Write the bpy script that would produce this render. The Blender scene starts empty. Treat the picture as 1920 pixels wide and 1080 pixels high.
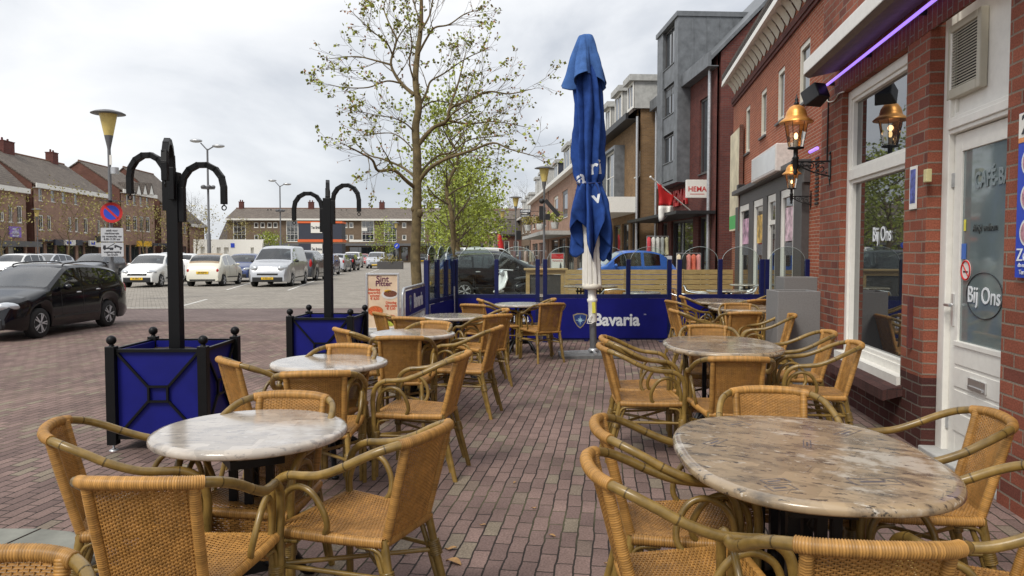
import bpy, bmesh, math, random
from math import sin, cos, pi, sqrt
from mathutils import Vector, Matrix
from mathutils.bvhtree import BVHTree
R = math.radians
rnd = random.Random(11)
scene = bpy.context.scene
COL = scene.collection

# ---------------- camera ----------------
FPX, HC = 1400.0, 1.48
YAW, PITCH = math.atan2(190, 1400), math.atan2(64, 1400)
SANG = YAW + math.atan2(80, 1400)          # direction of the street and of most houses
cam = bpy.data.objects.new('camera', bpy.data.cameras.new('camera'))
COL.objects.link(cam)
cam.location = (0, 0, HC)
cam.rotation_euler = (pi/2 - PITCH, 0, YAW)
cam.data.sensor_width = 36; cam.data.lens = FPX/1920*36
cam.data.clip_start = .05; cam.data.clip_end = 4000
scene.camera = cam

# ---------------- sky and sun ----------------
SUN_EL, SUN_AZ = R(48), R(205)             # azimuth clockwise from +Y
world = bpy.data.worlds.new('World'); scene.world = world
world.use_nodes = True
nt = world.node_tree; nt.nodes.clear()
def wn(t, **k):
    n = nt.nodes.new(t)
    for a, b in k.items(): setattr(n, a, b)
    return n
out = wn('ShaderNodeOutputWorld'); bg = wn('ShaderNodeBackground')
sky = wn('ShaderNodeTexSky', sky_type='NISHITA'); sky.sun_disc = False
sky.sun_elevation = SUN_EL; sky.sun_rotation = SUN_AZ
tc = wn('ShaderNodeTexCoord'); mp = wn('ShaderNodeMapping'); mp.inputs['Scale'].default_value = (1, 1, 1.9)
mp.inputs['Location'].default_value = (.35, .1, .12)
n1 = wn('ShaderNodeTexNoise'); n1.inputs['Scale'].default_value = 2.3; n1.inputs['Detail'].default_value = 9; n1.inputs['Roughness'].default_value = .52
n1.inputs['Distortion'].default_value = .35
rp = wn('ShaderNodeValToRGB')
e = rp.color_ramp.elements
e[0].position = .36; e[0].color = (4.9, 5.2, 5.7, 1)
e[1].position = .66; e[1].color = (9.2, 9.2, 9.2, 1)
k = rp.color_ramp.elements.new(.52); k.color = (7.7, 7.85, 8.1, 1)
sp = wn('ShaderNodeSeparateXYZ')
mr = wn('ShaderNodeMapRange'); mr.inputs[1].default_value = .32; mr.inputs[2].default_value = 1.0; mr.inputs[3].default_value = 1.0; mr.inputs[4].default_value = 1.45
mul = wn('ShaderNodeMix', data_type='RGBA', blend_type='MULTIPLY'); mul.inputs[0].default_value = 1
mix = wn('ShaderNodeMix', data_type='RGBA'); mix.inputs[0].default_value = .9
L = nt.links.new
L(tc.outputs['Generated'], mp.inputs['Vector']); L(mp.outputs[0], n1.inputs['Vector'])
L(n1.outputs[0], rp.inputs[0]); L(tc.outputs['Generated'], sp.inputs[0]); L(sp.outputs['Z'], mr.inputs[0])
L(rp.outputs[0], mul.inputs[6]); L(mr.outputs[0], mul.inputs[7])
L(sky.outputs[0], mix.inputs[6]); L(mul.outputs[2], mix.inputs[7])
L(mix.outputs[2], bg.inputs['Color']); bg.inputs['Strength'].default_value = .1
L(bg.outputs[0], out.inputs['Surface'])
sl = bpy.data.lights.new('sun', 'SUN'); sl.energy = 1.9; sl.angle = R(18); sl.color = (1, .95, .87)
so = bpy.data.objects.new('sun', sl); COL.objects.link(so)
so.rotation_euler = (pi/2 - SUN_EL, 0, pi - SUN_AZ)
so.location = (0, 0, 60)
vs = scene.view_settings
vs.view_transform = 'Standard'; vs.look = 'None'; vs.exposure = .3; vs.gamma = 1; vs.use_curve_mapping = False

# ---------------- placing helpers: photograph pixels to metres ----------------
_F = Vector((-sin(YAW)*cos(PITCH), cos(YAW)*cos(PITCH), -sin(PITCH)))
_R = Vector((cos(YAW), sin(YAW), 0)); _U = _R.cross(_F); _C = Vector((0, 0, HC))
def ray(x, y): return _F + _R*((x-960)/FPX) - _U*((y-540)/FPX)
def gp(x, y, z=0.):
    d = ray(x, y); return _C + d*((z-HC)/d.z)
def wx(x, y, X):
    d = ray(x, y); return _C + d*(X/d.x)
def dp(x, y, dep): return _C + ray(x, y)*dep
def SP(u, v, z=0.): return Vector((u*cos(SANG)-v*sin(SANG), u*sin(SANG)+v*cos(SANG), z))
def CP(u, v, z=0.): return Vector((u*cos(YAW)-v*sin(YAW), u*sin(YAW)+v*cos(YAW), z))
def toS(P): return (P.x*cos(SANG)+P.y*sin(SANG), -P.x*sin(SANG)+P.y*cos(SANG))
def us(x, y, u):
    "height and distance where the pixel meets the plane u of the street frame"
    d = ray(x, y); du, dv = toS(d); t = u/du
    return dv*t, HC+d.z*t
def vsx(x, y, v):
    d = ray(x, y); du, dv = toS(d); t = v/dv
    return du*t, HC+d.z*t

# ---------------- materials ----------------
MATS = {}
def nodes(name):
    m = bpy.data.materials.new(name); m.use_nodes = True
    t = m.node_tree; b = t.nodes['Principled BSDF']
    return m, t, b
def rgba(c, k=1.): return (min(c[0]*k, 1), min(c[1]*k, 1), min(c[2]*k, 1), 1)
def mat(name, col=(.5, .5, .5), rough=.6, metal=0., var=.15, scale=14., bump=0., emit=None, es=1., spec=None, stretch=None, coat=0., ior=None, tint=False):
    if name in MATS: return MATS[name]
    m, t, b = nodes(name)
    b.inputs['Roughness'].default_value = rough; b.inputs['Metallic'].default_value = metal
    if spec is not None: b.inputs['Specular IOR Level'].default_value = spec
    if ior: b.inputs['IOR'].default_value = ior
    if coat: b.inputs['Coat Weight'].default_value = coat; b.inputs['Coat Roughness'].default_value = .06
    c = t.nodes.new('ShaderNodeTexCoord'); n = t.nodes.new('ShaderNodeTexNoise')
    n.inputs['Scale'].default_value = scale; n.inputs['Detail'].default_value = 6; n.inputs['Roughness'].default_value = .62
    src = c.outputs['Object']
    if stretch:
        q = t.nodes.new('ShaderNodeMapping'); q.inputs['Scale'].default_value = stretch
        t.links.new(src, q.inputs[0]); src = q.outputs[0]
    t.links.new(src, n.inputs['Vector'])
    x = t.nodes.new('ShaderNodeMapRange'); x.inputs[1].default_value = .3; x.inputs[2].default_value = .7
    t.links.new(n.outputs[0], x.inputs[0])
    mx = t.nodes.new('ShaderNodeMix'); mx.data_type = 'RGBA'
    mx.inputs[6].default_value = rgba(col, 1-var); mx.inputs[7].default_value = rgba(col, 1+var)
    t.links.new(x.outputs[0], mx.inputs[0]); last = mx.outputs[2]
    if tint:
        m['tinted'] = 1; at = t.nodes.new('ShaderNodeAttribute'); at.attribute_name = 'tint'; m2 = t.nodes.new('ShaderNodeMix'); m2.data_type = 'RGBA'; m2.blend_type = 'MULTIPLY'; m2.inputs[0].default_value = 1
        oi = t.nodes.new('ShaderNodeObjectInfo'); orr = t.nodes.new('ShaderNodeMapRange'); orr.inputs[3].default_value = .8; orr.inputs[4].default_value = 1.12; t.links.new(oi.outputs['Random'], orr.inputs[0])
        om = t.nodes.new('ShaderNodeMath'); om.operation = 'MULTIPLY'; t.links.new(orr.outputs[0], om.inputs[0]); t.links.new(at.outputs['Fac'], om.inputs[1])
        t.links.new(last, m2.inputs[6]); t.links.new(om.outputs[0], m2.inputs[7]); last = m2.outputs[2]
    t.links.new(last, b.inputs['Base Color'])
    if bump:
        bp = t.nodes.new('ShaderNodeBump'); bp.inputs['Strength'].default_value = bump; bp.inputs['Distance'].default_value = .01
        t.links.new(n.outputs[0], bp.inputs['Height']); t.links.new(bp.outputs[0], b.inputs['Normal'])
    if emit:
        b.inputs['Emission Color'].default_value = rgba(emit); b.inputs['Emission Strength'].default_value = es
    MATS[name] = m; return m
def brick(name, c1, c2, mortar, bw=.215, rh=.0625, ms=.010, rot=0., bump=.6, var=.25, rough=.85, offset=.5, dist=.004, big=.35, c3=None, moss=None):
    if name in MATS: return MATS[name]
    m, t, b = nodes(name); N = t.nodes.new; K = t.links.new
    b.inputs['Roughness'].default_value = rough; b.inputs['Specular IOR Level'].default_value = .22
    uv = N('ShaderNodeTexCoord'); mpn = N('ShaderNodeMapping'); mpn.inputs['Rotation'].default_value = (0, 0, rot)
    K(uv.outputs['UV'], mpn.inputs[0])
    ns = N('ShaderNodeTexNoise'); ns.inputs['Scale'].default_value = 7; ns.inputs['Detail'].default_value = 3
    K(mpn.outputs[0], ns.inputs['Vector'])
    ad = N('ShaderNodeVectorMath'); ad.operation = 'MULTIPLY_ADD'; ad.inputs[1].default_value = (dist*2,)*3
    K(ns.outputs['Color'], ad.inputs[0]); K(mpn.outputs[0], ad.inputs[2])
    bt = N('ShaderNodeTexBrick'); bt.inputs['Scale'].default_value = 1
    bt.inputs['Brick Width'].default_value = bw; bt.inputs['Row Height'].default_value = rh
    bt.inputs['Mortar Size'].default_value = ms/2; bt.inputs['Mortar Smooth'].default_value = .25
    bt.offset = offset; bt.inputs['Bias'].default_value = 0
    bt.inputs['Color1'].default_value = rgba(c1); bt.inputs['Color2'].default_value = rgba(c2); bt.inputs['Mortar'].default_value = rgba(mortar)
    K(ad.outputs[0], bt.inputs['Vector'])
    n2 = N('ShaderNodeTexNoise'); n2.inputs['Scale'].default_value = 1.1; n2.inputs['Detail'].default_value = 8; n2.inputs['Roughness'].default_value = .7
    K(uv.outputs['UV'], n2.inputs['Vector'])
    n3 = N('ShaderNodeTexNoise'); n3.inputs['Scale'].default_value = 90; n3.inputs['Detail'].default_value = 3
    K(uv.outputs['UV'], n3.inputs['Vector'])
    r1 = N('ShaderNodeMapRange'); r1.inputs[1].default_value = .3; r1.inputs[2].default_value = .7; r1.inputs[3].default_value = 1-big; r1.inputs[4].default_value = 1+big
    K(n2.outputs[0], r1.inputs[0])
    r2 = N('ShaderNodeMapRange'); r2.inputs[1].default_value = .3; r2.inputs[2].default_value = .7; r2.inputs[3].default_value = 1-var; r2.inputs[4].default_value = 1+var
    K(n3.outputs[0], r2.inputs[0])
    mm = N('ShaderNodeMath'); mm.operation = 'MULTIPLY'; K(r1.outputs[0], mm.inputs[0]); K(r2.outputs[0], mm.inputs[1])
    last = bt.outputs['Color']
    if moss:
        nm_ = N('ShaderNodeTexNoise'); nm_.inputs['Scale'].default_value = .9; nm_.inputs['Detail'].default_value = 6; K(uv.outputs['UV'], nm_.inputs['Vector'])
        rm = N('ShaderNodeMapRange'); rm.inputs[1].default_value = .5; rm.inputs[2].default_value = .62; K(nm_.outputs[0], rm.inputs[0])
        xm = N('ShaderNodeMath'); xm.operation = 'MULTIPLY'; K(rm.outputs[0], xm.inputs[0]); K(bt.outputs['Fac'], xm.inputs[1])
        x2 = N('ShaderNodeMix'); x2.data_type = 'RGBA'; K(xm.outputs[0], x2.inputs[0]); K(last, x2.inputs[6]); x2.inputs[7].default_value = rgba(moss); last = x2.outputs[2]
    if c3:
        b3 = N('ShaderNodeTexBrick'); b3.inputs['Scale'].default_value = 1
        for q in ('Brick Width', 'Row Height', 'Mortar Size', 'Mortar Smooth'): b3.inputs[q].default_value = bt.inputs[q].default_value
        b3.offset = offset; b3.inputs['Color1'].default_value = (0, 0, 0, 1); b3.inputs['Color2'].default_value = (1, 1, 1, 1); b3.inputs['Mortar'].default_value = (0, 0, 0, 1)
        K(ad.outputs[0], b3.inputs['Vector'])
        rr = N('ShaderNodeMapRange'); rr.inputs[1].default_value = .86; rr.inputs[2].default_value = .93; K(b3.outputs['Color'], rr.inputs[0])
        m3 = N('ShaderNodeMix'); m3.data_type = 'RGBA'; m3.inputs[7].default_value = rgba(c3)
        K(rr.outputs[0], m3.inputs[0]); K(last, m3.inputs[6]); last = m3.outputs[2]
    mx = N('ShaderNodeMix'); mx.data_type = 'RGBA'; mx.blend_type = 'MULTIPLY'; mx.inputs[0].default_value = 1
    K(last, mx.inputs[6]); K(mm.outputs[0], mx.inputs[7]); K(mx.outputs[2], b.inputs['Base Color'])
    bp = N('ShaderNodeBump'); bp.inputs['Strength'].default_value = bump; bp.inputs['Distance'].default_value = .006; bp.invert = True
    sm = N('ShaderNodeMath'); sm.operation = 'MULTIPLY_ADD'; sm.inputs[1].default_value = -.35
    K(n3.outputs[0], sm.inputs[0]); K(bt.outputs['Fac'], sm.inputs[2])
    K(sm.outputs[0], bp.inputs['Height']); K(bp.outputs[0], b.inputs['Normal'])
    MATS[name] = m; return m
def glass_thin(name, tint=(.8, .9, .9), refl=1.0, dirt=.0):
    if name in MATS: return MATS[name]
    m, t, b = nodes(name); N = t.nodes.new; K = t.links.new
    t.nodes.remove(b); o = t.nodes['Material Output']
    tr = N('ShaderNodeBsdfTransparent'); tr.inputs[0].default_value = rgba(tint)
    gl = N('ShaderNodeBsdfGlossy'); gl.inputs['Roughness'].default_value = .02
    fr = N('ShaderNodeFresnel'); fr.inputs[0].default_value = 1.5
    ml = N('ShaderNodeMath'); ml.operation = 'MULTIPLY_ADD'; ml.inputs[1].default_value = refl*1.6; ml.inputs[2].default_value = dirt; ml.use_clamp = True
    ms = N('ShaderNodeMixShader'); K(fr.outputs[0], ml.inputs[0]); K(ml.outputs[0], ms.inputs[0])
    K(tr.outputs[0], ms.inputs[1]); K(gl.outputs[0], ms.inputs[2]); K(ms.outputs[0], o.inputs['Surface'])
    MATS[name] = m; return m
def tabletop_mat(name, base, dark, light, amount, rough):
    m, t, b = nodes(name); N = t.nodes.new; K = t.links.new
    b.inputs['Roughness'].default_value = rough; b.inputs['Coat Weight'].default_value = .5; b.inputs['Coat Roughness'].default_value = .12
    c = N('ShaderNodeTexCoord'); q = N('ShaderNodeMapping'); q.inputs['Rotation'].default_value = (0, 0, .5); K(c.outputs['Object'], q.inputs[0])
    st = N('ShaderNodeMapping'); st.inputs['Scale'].default_value = (2.6, 5.2, 4); K(q.outputs[0], st.inputs[0])
    v = N('ShaderNodeTexVoronoi'); v.distance = 'CHEBYCHEV'; v.inputs['Scale'].default_value = 7; K(q.outputs[0], v.inputs['Vector'])
    def noi(s, d, src, lo, hi):
        n = N('ShaderNodeTexNoise'); n.inputs['Scale'].default_value = s; n.inputs['Detail'].default_value = d; n.inputs['Roughness'].default_value = .65
        K(src, n.inputs['Vector']); r = N('ShaderNodeMapRange'); r.inputs[1].default_value = lo; r.inputs[2].default_value = hi; K(n.outputs[0], r.inputs[0]); return r.outputs[0]
    def mixc(f, a, col, k=1.):
        x = N('ShaderNodeMix'); x.data_type = 'RGBA'
        if k != 1:
            z = N('ShaderNodeMath'); z.operation = 'MULTIPLY'; z.inputs[1].default_value = k; K(f, z.inputs[0]); f = z.outputs[0]
        K(f, x.inputs[0]); K(a, x.inputs[6]); x.inputs[7].default_value = rgba(col); return x.outputs[2]
    s0 = N('ShaderNodeSeparateColor'); K(v.outputs['Color'], s0.inputs[0])
    x = N('ShaderNodeMix'); x.data_type = 'RGBA'; x.inputs[6].default_value = rgba(base, .78); x.inputs[7].default_value = rgba(base, 1.2); K(s0.outputs[0], x.inputs[0])
    o = x.outputs[2]
    o = mixc(noi(2.6, 9, st.outputs[0], .48, .66), o, dark, .75*amount)
    o = mixc(noi(3.4, 9, q.outputs[0], .54, .6), o, light, .8*amount)
    o = mixc(noi(6, 7, st.outputs[0], .58, .62), o, dark, .9*amount)
    o = mixc(noi(7, 5, st.outputs[0], .62, .65), o, light, .85*amount)
    bt = N('ShaderNodeTexBrick'); bt.inputs['Scale'].default_value = 1; bt.inputs['Brick Width'].default_value = .16; bt.inputs['Row Height'].default_value = .07
    bt.inputs['Mortar Size'].default_value = .0025; bt.inputs['Mortar Smooth'].default_value = .3; K(q.outputs[0], bt.inputs['Vector'])
    mk = N('ShaderNodeMath'); mk.operation = 'MULTIPLY'; K(bt.outputs['Fac'], mk.inputs[0]); K(noi(4.3, 2, q.outputs[0], .55, .6), mk.inputs[1])
    o = mixc(mk.outputs[0], o, dark, .4*amount)
    K(o, b.inputs['Base Color']); return m

M_ = {}
def mk():
    M = M_
    M['cane'] = mat('golden_cane', (.375, .186, .046), .45, var=.3, scale=26, spec=.4, tint=True)
    M['wrap'] = mat('cane_binding', (.45, .232, .06), .42, var=.22, scale=14, spec=.4, tint=True)
    M['bamboo'] = mat('olive_bamboo', (.225, .142, .036), .3, var=.45, scale=11, spec=.55, tint=True)
    M['iron'] = mat('black_iron', (.012, .012, .013), .4, .3)
    M['blackpaint'] = mat('black_paint', (.0045, .0045, .005), .42, spec=.25)
    M['blue'] = mat('deep_blue_panel', (.006, .008, .15), .5, var=.18, scale=3, spec=.25)
    M['bluepost'] = mat('navy_post', (.008, .012, .075), .45, spec=.3)
    M['canopy'] = mat('blue_canvas', (.022, .064, .25), .9, var=.3, scale=7, bump=.9, spec=.2)
    M['white'] = mat('white_paint', (.78, .76, .7), .4, var=.05)
    M['cream'] = mat('cream_paint', (.66, .62, .52), .45, var=.08)
    M['letter'] = mat('pale_lettering', (.75, .78, .8), .5, var=.05)
    M['darkletter'] = mat('dark_lettering', (.02, .02, .025), .5)
    M['redletter'] = mat('red_lettering', (.55, .03, .03), .5)
    M['steel'] = mat('galvanised_steel', (.5, .51, .52), .38, .7, var=.2)
    M['alu'] = mat('brushed_aluminium', (.72, .72, .72), .3, .85, var=.08)
    M['greymetal'] = mat('grey_pole_metal', (.14, .14, .145), .5, .3)
    M['zinc'] = mat('zinc_cladding', (.155, .165, .175), .5, .35, var=.3, scale=3)
    M['darkframe'] = mat('dark_grey_frame', (.075, .07, .068), .5)
    M['winglass'] = mat('window_glass', (.025, .03, .035), .03, var=.1, spec=1.0, ior=1.7)
    M['carglass'] = glass_thin('car_glass', (.42, .47, .47), 1.3, .03)
    M['pane'] = glass_thin('clear_screen_glass', (.88, .93, .91), .5)
    M['lampglass'] = glass_thin('lantern_glass', (.93, .92, .88), .7)
    M['tyre'] = mat('tyre_rubber', (.012, .012, .012), .8)
    M['rim'] = mat('alloy_rim', (.62, .62, .63), .3, .3)
    M['plastic'] = mat('black_plastic', (.015, .015, .016), .5)
    M['headlamp'] = mat('headlamp_lens', (.5, .52, .54), .08, .4, spec=.8)
    M['tail'] = mat('tail_lamp_lens', (.4, .012, .014), .15)
    M['plate'] = mat('yellow_plate', (.8, .5, .02), .5, var=.03)
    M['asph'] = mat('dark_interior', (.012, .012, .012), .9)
    M['wood'] = mat('pale_pine_board', (.45, .3, .13), .6, var=.35, scale=5, stretch=(1, 12, 12), bump=.2)
    M['bark'] = mat('mossy_bark', (.135, .1, .045), .9, var=.45, scale=9, bump=.8)
    M['twig'] = mat('twig_bark', (.1, .075, .045), .9, var=.3, scale=9)
    M['leaf'] = mat('spring_leaf', (.27, .3, .04), .55, var=.5, scale=6)
    M['leaf2'] = mat('fresh_green_leaf', (.26, .31, .035), .55, var=.45, scale=3)
    M['leaf3'] = mat('olive_young_leaf', (.24, .2, .05), .6, var=.4, scale=3)
    M['bud'] = mat('bud_scale', (.3, .14, .06), .6, var=.3)
    M['brickcafe'] = brick('red_cafe_brick', (.275, .09, .054), (.2, .06, .037), (.22, .175, .135), .235, .083, .014, big=.3, c3=(.15, .05, .036))
    M['brickdark'] = brick('dark_plinth_brick', (.085, .03, .024), (.06, .022, .02), (.14, .12, .1), .235, .083, .013, big=.25)
    M['brickorange'] = brick('orange_brick', (.36, .1, .05), (.28, .075, .04), (.38, .3, .22), .22, .066, .013, big=.2)
    M['brickhema'] = brick('purple_red_brick', (.15, .045, .035), (.1, .032, .028), (.11, .09, .08), .22, .065, .012, big=.2)
    M['brickbrown'] = brick('ochre_brown_brick', (.25, .15, .07), (.18, .105, .05), (.22, .18, .13), .22, .065, .012, big=.2)
    M['brickpink'] = brick('pinkish_brick', (.36, .21, .15), (.29, .165, .115), (.34, .29, .24), .22, .065, .012, big=.2)
    M['brickred'] = brick('dark_red_gable_brick', (.17, .07, .05), (.13, .055, .04), (.15, .11, .09), .22, .065, .012, big=.2)
    M['bricktan'] = brick('grey_tan_brick', (.2, .14, .09), (.16, .11, .07), (.2, .17, .14), .22, .065, .012, big=.15)
    M['roof'] = brick('grey_brown_roof_tile', (.2, .17, .14), (.16, .136, .115), (.06, .045, .04), .25, .33, .05, bump=1., offset=0, big=.25)
    M['roofdark'] = brick('dark_roof_tile', (.12, .1, .085), (.095, .08, .07), (.04, .035, .03), .25, .33, .05, bump=1., offset=0, big=.25)
    M['ridge'] = mat('red_clay_ridge', (.2, .1, .06), .8)
    M['concrete'] = mat('pale_concrete', (.42, .42, .4), .8, var=.2, scale=5, bump=.2)
    M['greyplanter'] = mat('grey_planter', (.2, .195, .19), .75, var=.12, scale=60)
    M['greyplanterside'] = mat('grey_planter', (.2, .195, .19))
    M['brass'] = mat('copper_lantern_hood', (.7, .33, .08), .38, .6, var=.2)
    M['yellowlamp'] = mat('yellow_lamp_shade', (.62, .48, .16), .4, var=.08)
    M['bulb'] = mat('glowing_bulb', (1, .8, .45), .4, emit=(1, .68, .32), es=2.6)
    M['neon'] = mat('violet_neon', (.35, .2, .8), .4, emit=(.38, .22, 1), es=1.0)
    M['soil'] = mat('dark_soil', (.03, .02, .015), .95, var=.4, bump=.5)
    M['wallpink'] = mat('plain_plaster', (.55, .52, .46), .8, var=.1)
    M['silver'] = mat('car_paint_silver', (.5, .51, .53), .28, .55, var=.03, coat=.8)
    M['cwhite'] = mat('car_paint_white', (.72, .72, .7), .3, var=.03, coat=.8)
    M['ccream'] = mat('car_paint_cream', (.72, .69, .58), .3, var=.03, coat=.8)
    M['cblack'] = mat('car_paint_black', (.004, .004, .006), .12, var=.03, coat=.3, spec=.35)
    M['cblue'] = mat('car_paint_blue', (.03, .13, .5), .28, .3, var=.03, coat=.8)
    M['cnavy'] = mat('car_paint_navy', (.02, .04, .14), .28, .3, var=.03, coat=.8)
    M['cgrey'] = mat('car_paint_grey', (.06, .065, .075), .28, .4, var=.03, coat=.8)
    M['cred'] = mat('car_paint_red', (.4, .03, .025), .28, var=.03, coat=.8)
    M['softtop'] = mat('tan_soft_top', (.33, .25, .17), .85)
    M['red'] = mat('red_sheet', (.55, .02, .02), .6, var=.08)
    M['orange'] = mat('orange_band', (.7, .13, .03), .5)
    M['navygrey'] = mat('slate_cabin', (.035, .04, .06), .5)
    M['yellow'] = mat('yellow_board', (.75, .42, .02), .5)
    M['green'] = mat('green_board', (.08, .4, .1), .6)
    M['purple'] = mat('purple_board', (.28, .16, .55), .6)
    M['signblue'] = mat('traffic_blue', (.02, .06, .5), .4, var=.05)
    M['signgrey'] = mat('sign_grey_white', (.5, .51, .53), .5, var=.06)
    M['frost'] = mat('frosted_door_glass', (.16, .2, .2), .05, var=.25, scale=1.2, spec=.8, ior=1.6)
    M['tablepale'] = tabletop_mat('pale_marbled_top', (.46, .405, .34), (.13, .12, .125), (.6, .565, .51), .6, .16)
    M['tablebrown'] = tabletop_mat('brown_stencilled_top', (.355, .262, .158), (.04, .035, .032), (.56, .5, .41), 1., .26)
mk()
MT = M_

# ---------------- mesh collecting ----------------
class MB:
    def __init__(s): s.v = []; s.f = []; s.s = []; s.t = {}
    def add(s, vs, fs, smooth=False, M=None):
        b = len(s.v)
        s.v.extend([tuple(M @ Vector(p)) for p in vs] if M is not None else [tuple(p) for p in vs])
        s.f.extend([tuple(b+i for i in f) for f in fs]); s.s.extend([smooth]*len(fs)); return s
    def box(s, x0, x1, y0, y1, z0, z1, M=None):
        return s.add([(x0, y0, z0), (x1, y0, z0), (x1, y1, z0), (x0, y1, z0), (x0, y0, z1), (x1, y0, z1), (x1, y1, z1), (x0, y1, z1)],
                     [(3, 2, 1, 0), (4, 5, 6, 7), (0, 1, 5, 4), (1, 2, 6, 5), (2, 3, 7, 6), (3, 0, 4, 7)], False, M)
    def bar(s, a, b, w, h, M=None):
        "box of section w x h from a to b"
        a, b = Vector(a), Vector(b); d = (b-a).normalized()
        up = Vector((0, 0, 1)) if abs(d.z) < .95 else Vector((0, 1, 0))
        r = d.cross(up).normalized()*w/2; u = r.cross(d).normalized()*h/2
        vs = [a-r-u, a+r-u, a+r+u, a-r+u, b-r-u, b+r-u, b+r+u, b-r+u]
        return s.add(vs, [(0, 1, 2, 3), (7, 6, 5, 4), (1, 0, 4, 5), (2, 1, 5, 6), (3, 2, 6, 7), (0, 3, 7, 4)], False, M)
    def tube(s, pts, r, n=8, M=None, caps=True, flat=False):
        pts = [Vector(p) for p in pts]; k = len(pts)
        rs = r if isinstance(r, (list, tuple)) else [r]*k
        t = [(pts[min(i+1, k-1)]-pts[max(i-1, 0)]).normalized() for i in range(k)]
        a = Vector((0, 0, 1)) if abs(t[0].z) < .9 else Vector((1, 0, 0))
        nrm = (a - t[0]*a.dot(t[0])).normalized(); vs = []; fs = []
        for i in range(k):
            nrm = (nrm - t[i]*nrm.dot(t[i]))
            nrm = nrm.normalized() if nrm.length > 1e-6 else t[i].orthogonal().normalized()
            bn = t[i].cross(nrm)
            for j in range(n):
                w = 2*pi*(j+.5)/n
                vs.append(pts[i] + (nrm*cos(w)+bn*sin(w))*rs[i])
        for i in range(k-1):
            for j in range(n):
                q = (j+1) % n
                fs.append((i*n+j, i*n+q, (i+1)*n+q, (i+1)*n+j))
        s.add(vs, fs, not flat, M)
        if caps:
            s.add(vs[:n], [tuple(range(n-1, -1, -1))], False, M); s.add(vs[-n:], [tuple(range(n))], False, M)
        return s
    def wrap(s, pts, r, pitch=.0065, n=8, M=None, depth=.09):
        P = resample(pts, pitch/3); rs = []
        rr = r if callable(r) else (lambda t: r)
        for i in range(len(P)): rs.append(rr(i/max(1, len(P)-1))*(1+depth*(-1, .25, .25)[i % 3]))
        b0 = len(s.v); s.tube(P, rs, n, M); tv = 1.
        for i in range(len(P)):
            if i % 3 == 0: tv = rnd.choice((.78, .88, .92, .96, 1., 1.04, 1.08, 1.12))
            for j in range(n): s.t[b0+i*n+j] = tv*(.7 if i % 3 == 0 else 1)
        return s
    def lathe(s, prof, n=20, c=(0, 0, 0), M=None, smooth=True, cap=True):
        vs = []; fs = []; k = len(prof)
        for r, z in prof:
            for j in range(n):
                w = 2*pi*j/n; vs.append((c[0]+r*cos(w), c[1]+r*sin(w), c[2]+z))
        for i in range(k-1):
            for j in range(n):
                q = (j+1) % n; fs.append((i*n+j, i*n+q, (i+1)*n+q, (i+1)*n+j))
        s.add(vs, fs, smooth, M)
        if cap:
            s.add(vs[:n], [tuple(range(n-1, -1, -1))], False, M); s.add(vs[-n:], [tuple(range(n))], False, M)
        return s
    def sph(s, c, r, nu=14, nv=8, M=None):
        if not isinstance(r, (tuple, list)): r = (r, r, r)
        vs = []; fs = []
        for i in range(nv+1):
            a = pi*i/nv - pi/2
            for j in range(nu):
                b = 2*pi*j/nu; vs.append((c[0]+r[0]*cos(a)*cos(b), c[1]+r[1]*cos(a)*sin(b), c[2]+r[2]*sin(a)))
        for i in range(nv):
            for j in range(nu):
                q = (j+1) % nu; fs.append((i*nu+j, i*nu+q, (i+1)*nu+q, (i+1)*nu+j))
        return s.add(vs, fs, True, M)
    def prism(s, pts, h0, h1, ax='y', M=None):
        n = len(pts)
        def P(a, b, h): return (a, h, b) if ax == 'y' else ((h, a, b) if ax == 'x' else (a, b, h))
        vs = [P(a, b, h0) for a, b in pts]+[P(a, b, h1) for a, b in pts]
        fs = [tuple(range(n)), tuple(range(2*n-1, n-1, -1))]+[(i, (i+1) % n, n+(i+1) % n, n+i) for i in range(n)]
        return s.add(vs, fs, False, M)
    def grid(s, rows, smooth=True, M=None, wrapu=False):
        n = len(rows[0]); vs = [p for r in rows for p in r]; fs = []
        for i in range(len(rows)-1):
            for j in range(n if wrapu else n-1):
                q = (j+1) % n; fs.append((i*n+j, i*n+q, (i+1)*n+q, (i+1)*n+j))
        return s.add(vs, fs, smooth, M)
    def build(s, name, m, parent=None, bevel=0., uv=True, fix=True):
        me = bpy.data.meshes.new(name); me.from_pydata(s.v, [], s.f)
        me.polygons.foreach_set('use_smooth', s.s)
        if fix and len(s.f) < 30000:
            bm = bmesh.new(); bm.from_mesh(me); bmesh.ops.recalc_face_normals(bm, faces=bm.faces); bm.to_mesh(me); bm.free()
        if uv:
            lay = me.uv_layers.new(name='UVMap').data; vv = me.vertices
            for p in me.polygons:
                n = p.normal; ax, ay, az = abs(n.x), abs(n.y), abs(n.z)
                for li in p.loop_indices:
                    c = vv[me.loops[li].vertex_index].co
                    if az > .98: q = (c.x, c.y)
                    elif ax > ay: q = (c.y, c.z if az < .2 else c.z/max(.2, sqrt(1-az*az)))
                    else: q = (c.x, c.z if az < .2 else c.z/max(.2, sqrt(1-az*az)))
                    lay[li].uv = q
        if s.t or (m is not None and m.get('tinted')):
            at = me.attributes.new('tint', 'FLOAT', 'POINT'); at.data.foreach_set('value', [s.t.get(i, 1.) for i in range(len(s.v))])
        if m is not None: me.materials.append(m)
        o = bpy.data.objects.new(name, me); COL.objects.link(o)
        if parent is not None: o.parent = parent
        if bevel:
            b = o.modifiers.new('bevel', 'BEVEL'); b.width = bevel; b.segments = 2; b.limit_method = 'ANGLE'; b.angle_limit = R(40)
        return o
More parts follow.
